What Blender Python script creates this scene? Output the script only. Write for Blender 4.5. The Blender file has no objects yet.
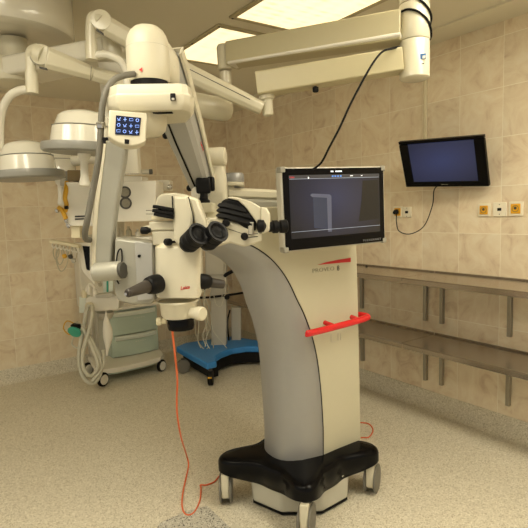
import bpy, bmesh, math, random
from mathutils import Vector, Matrix
random.seed(7)
PI = math.pi
sc = bpy.context.scene
COL = sc.collection

# ---------------------------------------------------------------- camera
FPX, YAW, PITCH, ROLL, CH = 498.0, math.radians(35.0), math.radians(6.15), math.radians(-1.87), 1.5
Fh = Vector((math.sin(YAW), math.cos(YAW), 0)); R = Vector((math.cos(YAW), -math.sin(YAW), 0))
F = Vector((math.sin(YAW)*math.cos(PITCH), math.cos(YAW)*math.cos(PITCH), -math.sin(PITCH)))
U = R.cross(F)
R2 = R*math.cos(ROLL) + U*math.sin(ROLL); U2 = -R*math.sin(ROLL) + U*math.cos(ROLL)
CAM = Vector((0, 0, CH))
cd = bpy.data.cameras.new('camera'); cam = bpy.data.objects.new('camera', cd); COL.objects.link(cam)
cd.sensor_width = 36; cd.lens = FPX/528*36; cd.clip_start = 0.05
cam.matrix_world = Matrix(((R2.x, U2.x, -F.x, CAM.x), (R2.y, U2.y, -F.y, CAM.y), (R2.z, U2.z, -F.z, CAM.z), (0, 0, 0, 1)))
sc.camera = cam

def W(u, v, z): return R*u + Fh*v + Vector((0, 0, z))          # room point: u to the right, v ahead, z up
def ray(x, y): return F + R2*((x-264)/FPX) + U2*((264-y)/FPX)
def at(x, y, v):                                               # a point seen at x, y and standing v metres ahead
    d = ray(x, y); return CAM + d*(v/d.dot(Fh))
def atz(x, y, z):
    d = ray(x, y); return CAM + d*((z-CH)/d.z)
def atX(x, y, X): d = ray(x, y); return CAM + d*(X/d.x)
ZUP = Vector((0, 0, 1))

# ---------------------------------------------------------------- materials
def srgb(h):
    if isinstance(h, str):
        h = [int(h[i:i+2], 16)/255 for i in (0, 2, 4)]
    return tuple(((c/12.92) if c <= .04045 else ((c+.055)/1.055)**2.4) for c in h) + (1,)
def mat(name, col, rough=.5, metal=0, spec=.5, noise=.04, scale=30, bump=0, coat=0):
    m = bpy.data.materials.new(name); m.use_nodes = True
    nt = m.node_tree; b = nt.nodes['Principled BSDF']
    c = srgb(col)
    tc = nt.nodes.new('ShaderNodeTexCoord'); nz = nt.nodes.new('ShaderNodeTexNoise'); nz.inputs['Scale'].default_value = scale; nz.inputs['Detail'].default_value = 3
    mx = nt.nodes.new('ShaderNodeMix'); mx.data_type = 'RGBA'
    mx.inputs[6].default_value = tuple(x*(1-noise) for x in c[:3])+(1,)
    mx.inputs[7].default_value = tuple(min(1, x*(1+noise)) for x in c[:3])+(1,)
    nt.links.new(tc.outputs['Object'], nz.inputs['Vector']); nt.links.new(nz.outputs['Fac'], mx.inputs[0])
    nt.links.new(mx.outputs[2], b.inputs['Base Color'])
    b.inputs['Roughness'].default_value = rough; b.inputs['Metallic'].default_value = metal
    b.inputs['Specular IOR Level'].default_value = spec
    if coat: b.inputs['Coat Weight'].default_value = coat
    if bump:
        bp = nt.nodes.new('ShaderNodeBump'); bp.inputs['Strength'].default_value = bump; bp.inputs['Distance'].default_value = .002
        nt.links.new(nz.outputs['Fac'], bp.inputs['Height']); nt.links.new(bp.outputs[0], b.inputs['Normal'])
    return m
def emit(name, col, s, noise=0):
    m = bpy.data.materials.new(name); m.use_nodes = True; b = m.node_tree.nodes['Principled BSDF']
    b.inputs['Base Color'].default_value = srgb(col); b.inputs['Emission Color'].default_value = srgb(col); b.inputs['Emission Strength'].default_value = s
    b.inputs['Roughness'].default_value = .25
    return m
M = dict(
 cream=mat('cream_paint', 'cfc9b4', .38, noise=.02),
 cream2=mat('column_cream', 'c3bea6', .4, noise=.015),
 white=mat('white_plastic', 'e0dccf', .4, noise=.02),
 guard=mat('guard_grey', '8d8a7e', .5, noise=.03), sockw=mat('socket_white', 'ece5d0', .35, noise=.01),
 hgrey=mat('housing_grey', 'bfbdb0', .45, noise=.02),
 beamc=mat('boom_enamel_shaded', 'b9b08e', .35, noise=.02),  # boom enamel with the shade near the ceiling put into its colour
 boom=mat('boom_enamel', 'cdc7b0', .3, noise=.02, coat=.3),
 lampw=mat('lamp_enamel', 'dbd7c8', .22, noise=.015, coat=.5),
 grey=mat('lamp_rim_grey', '8a8982', .35, noise=.03),
 silver=mat('silver_paint', '9f9f9e', .42, metal=.35, noise=.02),
 silver2=mat('silver_slab', 'a3a195', .45, metal=.15, noise=.02),
 plate=mat('arm_plate_grey', 'aaa9a4', .4, metal=.2, noise=.02),
 steel=mat('stainless_steel', 'aea497', .24, metal=.85, noise=.08, scale=8),
 steelbar=mat('bracket_steel', 'a39e90', .38, metal=.7, noise=.04),
 chrome=mat('chrome', 'c9c9c9', .15, metal=1),
 black=mat('black_plastic', '0b0b0d', .5, spec=.2, noise=.1),
 blackmat=mat('black_rubber', '0e0e0e', .75, spec=.2, noise=.1),
 gloss=mat('black_gloss', '060608', .22, spec=.15, noise=.05),
 handle=mat('dark_handle', '3a342f', .45, noise=.1),
 wheelg=mat('wheel_grey', '6f6c63', .55, noise=.05),
 dkgrey=mat('dark_grey', '46443e', .55, noise=.08),
 red=mat('red_gloss', 'd0141c', .25, noise=.03, coat=.3),
 redpr=mat('red_print', 'c21a22', .5),
 greypr=mat('grey_print', '8d8a78', .5),
 dkpr=mat('dark_print', '2c2c2a', .5),
 orange=mat('orange_cable', 'dd6a3a', .45, noise=.05),
 blue=mat('blue_base', '3484cc', .42, noise=.05, scale=12),
 bluepr=mat('blue_print', '2b5f9a', .5),
 green=mat('drawer_green', 'b6c6b8', .42, noise=.02),
 green2=mat('drawer_lip', 'dde4da', .4, noise=.02),
 teal=mat('teal_plastic', '3aa58e', .4),
 yellow=mat('socket_yellow', 'e2a81c', .4, noise=.03),
 yel2=mat('yellow_hose', 'd2a021', .45, noise=.05),
 ivory=mat('ivory_plastic', 'ded5b6', .35, noise=.02),
 hose=mat('grey_hose', '67645a', .55, noise=.05),
 tubew=mat('breathing_tube', 'c9c6b4', .35, noise=.05),
 wire=mat('pale_wire', 'b5ae96', .5),
 brown=mat('brown_shade', '7a6a4c', .3, noise=.1),
 ceil=mat('ceiling_paint', 'dcd6c2', .75, noise=.015, scale=3),
 frame=mat('light_frame', 'b5ab8c', .5, noise=.02),
 wallp=mat('plain_wall_paint', 'b9a988', .7, noise=.03, scale=3),
 gauge=mat('gauge_face', '86806f', .4, noise=.2, scale=120),
 canis=mat('canister_grey', 'b9b5a8', .45, noise=.03),
 scr_dim=mat('screen_grey', '4a4f68', .3),
)

def tile_mat(name, axis, off):
    m = bpy.data.materials.new(name); m.use_nodes = True; nt = m.node_tree; L = nt.links; N = nt.nodes
    b = N['Principled BSDF']
    g = N.new('ShaderNodeNewGeometry'); sp = N.new('ShaderNodeSeparateXYZ'); L.new(g.outputs['Position'], sp.inputs[0])
    def mth(op, a, bb):
        n = N.new('ShaderNodeMath'); n.operation = op
        for i, q in enumerate((a, bb)):
            if q is None: continue
            if isinstance(q, (int, float)): n.inputs[i].default_value = q
            else: L.new(q, n.inputs[i])
        return n.outputs[0]
    a = mth('DIVIDE', mth('SUBTRACT', sp.outputs[axis], off), .2957)
    z = mth('DIVIDE', mth('SUBTRACT', sp.outputs[2], .1034), .3)
    fa, fz = mth('FRACT', a, None), mth('FRACT', z, None)
    da = mth('ABSOLUTE', mth('SUBTRACT', fa, .5), None); dz = mth('ABSOLUTE', mth('SUBTRACT', fz, .5), None)
    grout = mth('GREATER_THAN', mth('MAXIMUM', da, dz), .4935)
    ia, iz = mth('FLOOR', a, None), mth('FLOOR', z, None)
    cb = N.new('ShaderNodeCombineXYZ'); L.new(ia, cb.inputs[0]); L.new(iz, cb.inputs[1])
    wn = N.new('ShaderNodeTexWhiteNoise'); L.new(cb.outputs[0], wn.inputs['Vector'])
    # marble: shift the pattern per tile
    add = N.new('ShaderNodeVectorMath'); add.operation = 'MULTIPLY_ADD'
    L.new(wn.outputs['Color'], add.inputs[0]); add.inputs[1].default_value = (9, 9, 9); L.new(g.outputs['Position'], add.inputs[2])
    n1 = N.new('ShaderNodeTexNoise'); n1.inputs['Scale'].default_value = 5.5; n1.inputs['Detail'].default_value = 7; n1.inputs['Roughness'].default_value = .62; n1.inputs['Distortion'].default_value = 1.6
    L.new(add.outputs[0], n1.inputs['Vector'])
    cr = N.new('ShaderNodeValToRGB'); L.new(n1.outputs['Fac'], cr.inputs[0])
    e = cr.color_ramp.elements
    e[0].position = .28; e[0].color = srgb('cdb69a'); e[1].position = .75; e[1].color = srgb('ece2cc')
    x = e.new(.42); x.color = srgb('dfceb2'); x = e.new(.55); x.color = srgb('e6d8bd')
    hv = N.new('ShaderNodeHueSaturation'); L.new(cr.outputs[0], hv.inputs['Color'])
    L.new(mth('MULTIPLY_ADD', wn.outputs['Value'], .09), hv.inputs['Value'])
    hv.inputs['Value'].links[0].from_node.inputs[2].default_value = .955
    mx = N.new('ShaderNodeMix'); mx.data_type = 'RGBA'; L.new(grout, mx.inputs[0]); L.new(hv.outputs[0], mx.inputs[6]); mx.inputs[7].default_value = srgb('f2ead6')
    L.new(mx.outputs[2], b.inputs['Base Color'])
    b.inputs['Roughness'].default_value = .38; b.inputs['Specular IOR Level'].default_value = .4
    bp = N.new('ShaderNodeBump'); bp.invert = True; bp.inputs['Strength'].default_value = .3; bp.inputs['Distance'].default_value = .002
    L.new(grout, bp.inputs['Height']); L.new(bp.outputs[0], b.inputs['Normal'])
    return m
def speckle(name, base, dark, light, sc1=260, rough=.45, blot=.5):
    m = bpy.data.materials.new(name); m.use_nodes = True; nt = m.node_tree; L = nt.links; N = nt.nodes; b = N['Principled BSDF']
    g = N.new('ShaderNodeNewGeometry')
    v = N.new('ShaderNodeTexVoronoi'); v.inputs['Scale'].default_value = sc1; L.new(g.outputs['Position'], v.inputs['Vector'])
    s = N.new('ShaderNodeSeparateColor'); L.new(v.outputs['Color'], s.inputs[0])
    cr = N.new('ShaderNodeValToRGB'); L.new(s.outputs[0], cr.inputs[0]); cr.color_ramp.interpolation = 'CONSTANT'
    e = cr.color_ramp.elements; e[0].position = 0; e[0].color = srgb(dark); e[1].position = .16; e[1].color = srgb(base)
    x = e.new(.62); x.color = tuple(c*.93 for c in srgb(base)[:3])+(1,); x = e.new(.85); x.color = srgb(light)
    n = N.new('ShaderNodeTexNoise'); n.inputs['Scale'].default_value = 2.2; n.inputs['Detail'].default_value = 4; L.new(g.outputs['Position'], n.inputs['Vector'])
    mr = N.new('ShaderNodeMapRange'); L.new(n.outputs['Fac'], mr.inputs[0]); mr.inputs[3].default_value = .93; mr.inputs[4].default_value = 1.05
    mx = N.new('ShaderNodeMix'); mx.data_type = 'RGBA'; mx.blend_type = 'MULTIPLY'; mx.inputs[0].default_value = 1
    L.new(cr.outputs[0], mx.inputs[6]); L.new(mr.outputs[0], mx.inputs[7]); L.new(mx.outputs[2], b.inputs['Base Color'])
    b.inputs['Roughness'].default_value = rough; b.inputs['Specular IOR Level'].default_value = .3
    return m
M['tileR'] = tile_mat('wall_tiles_right', 1, 1.709); M['tileL'] = tile_mat('wall_tiles_back', 0, .9734)
M['floor'] = speckle('terrazzo_vinyl', 'd5ceba', 'b4ab94', 'e4decd', 190)
M['mat'] = speckle('grey_speckled_mat', 'bbb7aa', '6a675f', 'd2cfc4', 170)

def diffuser_mat(nm, LIGHT, tint=(1, 1, 1)):
    m = bpy.data.materials.new(nm); m.use_nodes = True; nt = m.node_tree; L = nt.links; N = nt.nodes; b = N['Principled BSDF']
    g = N.new('ShaderNodeNewGeometry'); sp = N.new('ShaderNodeSeparateXYZ'); L.new(g.outputs['Position'], sp.inputs[0])
    mp = N.new('ShaderNodeMapping'); mp.inputs['Scale'].default_value = (2.2, 14, 1); L.new(g.outputs['Position'], mp.inputs[0])
    nz = N.new('ShaderNodeTexNoise'); nz.inputs['Scale'].default_value = 3; nz.inputs['Detail'].default_value = 1; L.new(mp.outputs[0], nz.inputs['Vector'])
    wv = N.new('ShaderNodeTexWave'); wv.bands_direction = 'Y'; wv.inputs['Scale'].default_value = 5.5; wv.inputs['Distortion'].default_value = .6; L.new(g.outputs['Position'], wv.inputs['Vector'])
    wx = N.new('ShaderNodeTexWave'); wx.bands_direction = 'X'; wx.inputs['Scale'].default_value = 3.0; wx.inputs['Distortion'].default_value = .5; L.new(g.outputs['Position'], wx.inputs['Vector'])
    a = N.new('ShaderNodeMath'); a.operation = 'MULTIPLY_ADD'; L.new(wv.outputs['Fac'], a.inputs[0]); a.inputs[1].default_value = .45; L.new(nz.outputs['Fac'], a.inputs[2])
    a2 = N.new('ShaderNodeMath'); a2.operation = 'MULTIPLY_ADD'; L.new(wx.outputs['Fac'], a2.inputs[0]); a2.inputs[1].default_value = .3; L.new(a.outputs[0], a2.inputs[2])
    cr = N.new('ShaderNodeValToRGB'); L.new(a2.outputs[0], cr.inputs[0])
    e = cr.color_ramp.elements; e[0].position = .35; e[0].color = (.80, .60, .31, 1); e[1].position = .95; e[1].color = (1, .86, .56, 1)
    x = e.new(.65); x.color = (.95, .79, .50, 1)
    for q in e: q.color = tuple(min(1, q.color[i]*tint[i]) for i in range(3))+(1,)
    L.new(cr.outputs[0], b.inputs['Emission Color']); b.inputs['Emission Strength'].default_value = LIGHT
    b.inputs['Base Color'].default_value = srgb('e8dfc4'); b.inputs['Roughness'].default_value = .4
    return m
M['diff'] = diffuser_mat('lit_diffuser', 1.22, (1, .98, .9))
M['diff2'] = diffuser_mat('lit_diffuser_added_fill', 14.5, (1, 1.08, 1.32))  # strong glow for the unseen fill panels added overhead

def screen_mat(name, c0, c1, s, ctr, rad):
    # a lit display: brighter in the middle, falling off to the edges
    m = bpy.data.materials.new(name); m.use_nodes = True; nt = m.node_tree; L = nt.links; N = nt.nodes; b = N['Principled BSDF']
    g = N.new('ShaderNodeTexCoord'); mp = N.new('ShaderNodeMapping'); mp.vector_type = 'POINT'
    L.new(g.outputs['Generated'], mp.inputs[0]); mp.inputs['Location'].default_value = (-ctr[0]*rad, -ctr[1]*rad, -ctr[2]*rad); mp.inputs['Scale'].default_value = (rad,)*3
    gr = N.new('ShaderNodeTexGradient'); gr.gradient_type = 'SPHERICAL'; L.new(mp.outputs[0], gr.inputs[0])
    cr = N.new('ShaderNodeValToRGB'); L.new(gr.outputs['Fac'], cr.inputs[0]); cr.color_ramp.elements[0].color = srgb(c0); cr.color_ramp.elements[1].color = srgb(c1)
    L.new(cr.outputs[0], b.inputs['Emission Color']); b.inputs['Emission Strength'].default_value = s
    b.inputs['Base Color'].default_value = (.01, .01, .012, 1); b.inputs['Roughness'].default_value = .12
    return m

# ---------------------------------------------------------------- mesh building
ORG = {}
def smooth_path(pts, n=6):
    P = [Vector(p) for p in pts]
    if len(P) < 3: return P
    out = []
    for i in range(len(P)-1):
        p0 = P[max(i-1, 0)]; p1 = P[i]; p2 = P[i+1]; p3 = P[min(i+2, len(P)-1)]
        for k in range(n):
            t = k/n
            out.append(.5*((2*p1)+(-p0+p2)*t+(2*p0-5*p1+4*p2-p3)*t*t+(-p0+3*p1-3*p2+p3)*t**3))
    out.append(P[-1]); return out
class MB:
    def __init__(s): s.v = []; s.f = []
    def add(s, vs, fs):
        o = len(s.v); s.v += [Vector(v) for v in vs]; s.f += [[i+o for i in f] for f in fs]; return s
    def box(s, c, dx, dy, dz):
        """c centre, dx dy dz half-extent vectors"""
        c = Vector(c); vs = [c+dx*a+dy*b+dz*e for e in (-1, 1) for b in (-1, 1) for a in (-1, 1)]
        return s.add(vs, [(0, 1, 3, 2), (4, 6, 7, 5), (0, 4, 5, 1), (2, 3, 7, 6), (0, 2, 6, 4), (1, 5, 7, 3)])
    def bx(s, x0, x1, y0, y1, z0, z1):
        return s.box(((x0+x1)/2, (y0+y1)/2, (z0+z1)/2), Vector(((x1-x0)/2, 0, 0)), Vector((0, (y1-y0)/2, 0)), Vector((0, 0, (z1-z0)/2)))
    def ub(s, c, w, d, h, yaw=0):
        """box in the view-aligned frame: w across, d deep, h high"""
        a = math.radians(yaw); ru = R*math.cos(a)+Fh*math.sin(a); rv = -R*math.sin(a)+Fh*math.cos(a)
        return s.box(c, ru*(w/2), rv*(d/2), ZUP*(h/2))
    def prism(s, pts, off):
        """pts: polygon in 3D, extruded by the vector off"""
        n = len(pts); P = [Vector(p) for p in pts]; off = Vector(off)
        return s.add(P+[p+off for p in P], [list(range(n))[::-1], list(range(n, 2*n))]+[(i, (i+1) % n, n+(i+1) % n, n+i) for i in range(n)])
    def loft(s, rings, cap=True, closed=True):
        n = len(rings[0]); vs = [p for r in rings for p in r]; fs = []
        for k in range(len(rings)-1):
            for i in range(n if closed else n-1):
                j = (i+1) % n; fs.append((k*n+i, k*n+j, (k+1)*n+j, (k+1)*n+i))
        if cap: fs += [list(range(n))[::-1], [(len(rings)-1)*n+i for i in range(n)]]
        return s.add(vs, fs)
    def lathe(s, o, axis, prof, seg=32, up=None):
        """prof: (radius, height along axis)"""
        o = Vector(o); ax = Vector(axis).normalized(); t = ax.orthogonal().normalized(); b = ax.cross(t)
        rings = [[o+ax*h+(t*math.cos(2*PI*i/seg)+b*math.sin(2*PI*i/seg))*max(r, 1e-4) for i in range(seg)] for r, h in prof]
        return s.loft(rings)
    def cyl(s, p0, p1, r0, r1=None, seg=24):
        p0, p1 = Vector(p0), Vector(p1); return s.lathe(p0, p1-p0, [(r0, 0), (r0 if r1 is None else r1, (p1-p0).length)], seg)
    def tube(s, pts, r, seg=10, sm=6):
        P = smooth_path(pts, sm) if sm else [Vector(p) for p in pts]
        rings = []; t0 = (P[1]-P[0]).normalized(); nrm = t0.orthogonal().normalized()
        for i, p in enumerate(P):
            t = ((P[min(i+1, len(P)-1)]-P[max(i-1, 0)])).normalized()
            nrm = (nrm-t*nrm.dot(t)).normalized(); b = t.cross(nrm)
            rr = r(i/(len(P)-1)) if callable(r) else r
            rings.append([p+(nrm*math.cos(2*PI*k/seg)+b*math.sin(2*PI*k/seg))*rr for k in range(seg)])
        return s.loft(rings)
    def beam(s, p0, p1, side, w0, h0, w1=None, h1=None, cham=.25):
        """box-section beam with chamfered corners; side = sideways direction"""
        p0, p1 = Vector(p0), Vector(p1); ax = (p1-p0).normalized(); sd = Vector(side); sd = (sd-ax*sd.dot(ax)).normalized(); up = sd.cross(ax).normalized()
        w1 = w0 if w1 is None else w1; h1 = h0 if h1 is None else h1
        rings = []
        for p, w, h in ((p0, w0, h0), (p1, w1, h1)):
            c = cham*min(w, h); x, y = w/2, h/2
            rings.append([p+sd*a+up*b for a, b in ((-x+c, -y), (x-c, -y), (x, -y+c), (x, y-c), (x-c, y), (-x+c, y), (-x, y-c), (-x, -y+c))])
        return s.loft(rings)
    def build(s, name, m, parent=None, bevel=0, seg=2, ang=35, smooth=True):
        o0 = ORG.get(parent.name, Vector()) if parent else Vector()
        lo = Vector([min(v[i] for v in s.v) for i in range(3)]); hi = Vector([max(v[i] for v in s.v) for i in range(3)])
        c = (lo+hi)/2
        if not parent: c.z = lo.z
        me = bpy.data.meshes.new(name); me.from_pydata([v-c for v in s.v], [], s.f); me.update()
        bm = bmesh.new(); bm.from_mesh(me); bmesh.ops.recalc_face_normals(bm, faces=bm.faces)
        for f in bm.faces: f.smooth = smooth
        for e in bm.edges:
            if len(e.link_faces) == 2 and e.calc_face_angle(0) > math.radians(ang): e.smooth = False
        bm.to_mesh(me); bm.free()
        me.materials.append(M[m] if isinstance(m, str) else m)
        o = bpy.data.objects.new(name, me); COL.objects.link(o); ORG[o.name] = c
        if parent: o.parent = parent
        o.location = c-o0
        if bevel:
            b = o.modifiers.new('bevel', 'BEVEL'); b.width = bevel; b.segments = seg; b.limit_method = 'ANGLE'; b.angle_limit = math.radians(ang); b.harden_normals = False
        return o
def tag(o, label, cat, group=None):
    o['label'] = label; o['category'] = cat
    if group: o['group'] = group
    return o
def thing(name, label, cat, loc, group=None):
    o = bpy.data.objects.new(name, None); COL.objects.link(o); o.location = loc; o.empty_display_size = .05; ORG[o.name] = Vector(loc)
    return tag(o, label, cat, group)
def struct(o): o['kind'] = 'structure'; return o
def text(body, name, m, parent, c, right, up, h, shear=0, space=1, bold=0, depth=.0006, width=None):
    cu = bpy.data.curves.new(name, 'FONT'); cu.body = body; cu.size = 1; cu.align_x = 'CENTER'; cu.align_y = 'CENTER'; cu.shear = shear; cu.space_character = space; cu.offset = bold; cu.extrude = .02; cu.resolution_u = 3
    t = bpy.data.objects.new(name, cu); COL.objects.link(t); dg = bpy.context.evaluated_depsgraph_get()
    me = bpy.data.meshes.new_from_object(t.evaluated_get(dg)); bpy.data.objects.remove(t)
    xs = [v.co.x for v in me.vertices]; ys = [v.co.y for v in me.vertices]
    cx, cy = (min(xs)+max(xs))/2, (min(ys)+max(ys))/2; k = h/(max(ys)-min(ys)); kx = k if not width else width/(max(xs)-min(xs))
    right = Vector(right).normalized(); up = Vector(up); up = (up-right*up.dot(right)).normalized(); nn = right.cross(up)
    mb = MB(); mb.add([Vector(c)+right*((v.co.x-cx)*kx)+up*((v.co.y-cy)*k)+nn*(v.co.z/.02*depth) for v in me.vertices], [list(p.vertices) for p in me.polygons])
    return mb.build(name, m, parent, smooth=False)

# ================================================================ ROOM
XR, YB, H, XL, YF = 3.023, 4.994, 2.6, -3.2, -2.6
def slab(name, m, *b): return struct(MB().bx(*b).build(name, m, smooth=False))
slab('floor', 'floor', XL-.1, XR+.1, YF-.1, YB+.1, -.08, 0)
slab('wall_right', 'tileR', XR, XR+.1, YF-.1, YB+.1, 0, H)
slab('wall_back', 'tileL', XL, XR, YB, YB+.1, 0, H)
# ceiling with openings is kept whole; the light boxes hang flush below it
slab('ceiling', 'ceil', XL-.1, XR+.1, YF-.1, YB+.1, H, H+.1)
# coved skirting of the floor material
def cove(name, p0, p1, inward):
    prof = [(0, 0), (.055, 0), (.035, .006), (.018, .02), (.009, .04), (.008, .128), (.005, .133), (0, .133)]
    inw = Vector(inward); rings = [[Vector(p)+inw*a+ZUP*b for a, b in prof] for p in (p0, p1)]
    struct(MB().loft(rings).build(name, 'floor', ang=50))
cove('baseboard_right', (XR, YF, 0), (XR, YB, 0), (-1, 0, 0))
cove('baseboard_back', (XL, YB, 0), (XR, YB, 0), (0, -1, 0))
slab('trim_1', 'ceil', 2.775, XR, YF, YB, H-.012, H)

def ceiling_light(x0, x1, y0, y1, label, dm='diff'):
    t = thing('ceiling_light', label, 'ceiling light', ((x0+x1)/2, (y0+y1)/2, H), 'ceiling light panels')
    fr = MB(); w = .03
    for b in ((x0-w, x0, y0-w, y1+w), (x1, x1+w, y0-w, y1+w), (x0, x1, y0-w, y0), (x0, x1, y1, y1+w)): fr.bx(*b, H-.014, H)
    fr.build('frame', 'frame', t, bevel=.003)
    MB().bx(x0, x1, y0, y1, H-.009, H-.002).build('diffuser', dm, t, smooth=False)
    for p in ((x0-w/2, y0-w/2), (x0-w/2, y1+w/2), (x0-w/2, (y0+y1)/2)): MB().cyl((p[0], p[1], H-.014), (p[0], p[1], H-.0175), .006, seg=10).build('screw', 'dkgrey', t)
    return t
ceiling_light(1.6, 2.14, 2.66, 3.32, 'glowing ceiling light panel farther from the viewer, behind the upper boom beam')
ceiling_light(1.6, 2.14, 1.40, 2.48, 'glowing ceiling light panel cut by the top edge of the photo')
for b in ((1.6, 2.14, .1, 1.18, 'unseen ceiling panel added as fill light, next in line after the two visible ones'),
          (1.6, 2.14, -1.2, -.1, 'unseen ceiling panel added as fill light, last in the line near the shelf wall'),
          (-.3, .24, .5, 1.6, 'unseen ceiling panel added as fill light, straight above the viewer'),
          (-1.5, -.96, 1.2, 2.3, 'unseen ceiling panel added as fill light, on the far left of the room')):
    ceiling_light(*b[:4], b[4], 'diff2')  # unseen panels added to brighten the room, far stronger than the visible two

# ================================================================ STAINLESS WALL SHELVES
def shelf(y0, y1, z, bars, label):
    t = thing('wall_shelf', label, 'shelf', (XR, (y0+y1)/2, z-.36), 'stainless steel wall shelves')
    m = MB(); xf = 2.66
    m.bx(xf, XR-.002, y0+.002, y1-.002, z-.006, z); m.bx(xf, xf+.006, y0+.002, y1-.002, z-.038, z-.006)
    m.bx(XR-.008, XR-.002, y0+.002, y1-.002, z, z+.012)
    m.build('shelf_board', 'steel', t, bevel=.002)
    for yb in bars:
        b = MB(); b.bx(XR-.03, XR-.001, yb-.012, yb+.012, z-.36, z-.007)
        b.prism([(XR-.03, yb-.012, z-.007), (XR-.33, yb-.012, z-.007), (XR-.33, yb-.012, z-.03), (XR-.03, yb-.012, z-.055)], (0, .024, 0))
        b.build('bracket', 'steelbar', t, bevel=.002)
for z, nm in ((1.02, 'upper'), (.57, 'lower')):
    shelf(2.19, 4.72, z, (2.258, 2.89, 3.5, 4.2), nm+' stainless steel wall shelf section reaching behind the microscope column')
    shelf(.75, 2.19, z, (.85, 1.63, 2.12), nm+' stainless steel wall shelf section running out at the right edge')
# little dark thing on the shelf near the column
o = MB().lathe(atz(366.5, 266.5, 1.021), ZUP, [(.009, 0), (.009, .006), (.005, .011), (.001, .012)], 12).build('rubber_stopper', 'black')
tag(o, 'tiny black stopper lying on the upper shelf near the back wall side', 'stopper')

# ================================================================ SOCKETS
def plate(y, z, kind, label, s=.078):
    t = thing('wall_socket', label, 'socket', (XR, y, z-s/2), 'wall sockets')
    MB().bx(XR-.012, XR-.0005, y-s/2, y+s/2, z-s/2, z+s/2).build('cover_plate', 'sockw', t, bevel=.004)
    if kind == 'y':
        m = MB(); q = s*.34; m.bx(XR-.017, XR-.012, y-q, y+q, z-q, z+q).build('insert', 'yellow', t, bevel=.003)
        m = MB().lathe((XR-.0165, y, z), (-1, 0, 0), [(.021, 0), (.021, .0015), (.018, .0016), (.017, 0)], 24)
        m.build('rim', 'brown', t)
        MB().cyl((XR-.017, y, z+.004), (XR-.0195, y, z+.004), .009, seg=12).build('contact_hole', 'dkgrey', t)
    elif kind == 'd':
        MB().bx(XR-.016, XR-.012, y-.013, y+.013, z-.009, z+.009).build('jack', 'black', t, bevel=.002)
        for dz in (-.03, .03): MB().cyl((XR-.012, y, z+dz), (XR-.0135, y, z+dz), .003, seg=8).build('screw', 'dkgrey', t)
    return t
plate(2.515, 1.455, 'y', 'yellow wall socket under the wall monitor with a black plug in it', .085)
plate(2.43, 1.452, 'd', 'cream data outlet beside the plugged-in yellow socket under the wall monitor')
plate(1.817, 1.456, 'y', 'yellow wall socket left of the cream data outlet at the right of the wall', .082)
plate(1.713, 1.458, 'd', 'cream data outlet between two empty yellow sockets', .088)
plate(1.610, 1.460, 'y', 'yellow wall socket nearest the right edge of the photo', .088)

# ================================================================ WALL MONITOR
def frame_from(TL, TR, BL, BR):
    c = (TL+TR+BL+BR)/4; r = ((TR-TL)+(BR-BL))/2; u = ((TL-BL)+(TR-BR))/2
    w = r.length; r = r.normalized(); h = u.length; u = (u-r*u.dot(r)).normalized(); n = r.cross(u)   # n towards the viewer
    return c, r, u, n, w, h
c, r, u, n, w, h = frame_from(at(399.7, 145, 3.50), at(484.7, 134.3, 3.08), at(405.8, 188.7, 3.46), at(487.6, 184, 3.05))
_u = -ray(548, 1252).normalized(); r = (r*2-_u*r.dot(_u)).normalized(); u = (_u-r*r.dot(_u)).normalized(); n = r.cross(u)   # leaning forward over the room
h *= 1.07
t = thing('wall_monitor', 'black widescreen monitor with a dark blue picture, tilted on the wall', 'monitor', c-n*.02-u*h/2)
def panel(c, r, u, n, w, h, d, back=0): return MB().box(c-n*(d/2+back), r*(w/2), u*(h/2), n*(d/2))
bz = MB(); b1 = .020
bz.box(c+u*(h/2-b1/2)-n*.012, r*(w/2), u*(b1/2), n*.014); bz.box(c-u*(h/2-.018)-n*.012, r*(w/2), u*.018, n*.014)
for s_ in (-1, 1): bz.box(c+r*s_*(w/2-.032)-u*.003-n*.012, r*.032, u*(h/2-.02), n*.0135)
bz.build('bezel', 'gloss', t, bevel=.003)
panel(c, r, u, n, w*.96, h*.94, .035, .012).build('housing', 'black', t, bevel=.01)
M['tvscreen'] = screen_mat('blue_display', '181f3a', '3a4676', .55, (.5, .5, .55), 1.1)
panel(c+u*.004, r, u, n, w-.118, h-.054, .006, .002).build('screen', 'tvscreen', t, smooth=False)
text('SAMSUNG', 'logo', 'greypr', t, c-u*(h/2-.016)+n*.0028, r, u, .007, depth=.0004)
MB().cyl(c-n*.03, Vector((XR-.02, (c-n*.04).y, c.z)), .022).build('mount_arm', 'black', t)
m = MB().bx(XR-.02, XR-.001, c.y-.06, c.y+.06, c.z-.06, c.z+.06); m.build('mount_plate', 'black', t, bevel=.003)
# conduit from ceiling to monitor
p = atX(425.5, 110, XR-.01)
o = MB().bx(XR-.02, XR-.001, p.y-.012, p.y+.012, 1.82, H-.013).build('cable_trunking', 'ivory', bevel=.003)
tag(o, 'thin ivory cable trunking running down the wall to the wall monitor', 'cable trunking')
# mains lead
pl = Vector((XR-.026, 2.515, 1.457))
o = MB(); o.tube([c-u*(h/2-.01)-n*.04+r*-.03, at(434.5, 189, 3.36), at(432.5, 205, 3.44), at(424, 226, 3.5), at(410, 234, 3.58), at(399, 231, 3.64), at(396.5, 222, 3.68), at(396.3, 214, 3.72), pl+Vector((-.02, .004, -.012))], .0035, 8)
t = thing('power_cord', 'black power cord looping from the wall monitor to the yellow socket', 'power cord', pl)
o.build('cord', 'blackmat', t)
MB().lathe(pl, (-1, .1, -.3), [(.018, -.006), (.019, .01), (.015, .022), (.006, .034)], 14).build('plug', 'black', t)

# ================================================================ SURGICAL MICROSCOPE
base_c = W(.147, 2.49, 0)
t = MS = thing('surgical_microscope', 'large cream surgical microscope on a black wheeled base with screen and red handle', 'microscope', base_c)
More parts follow.
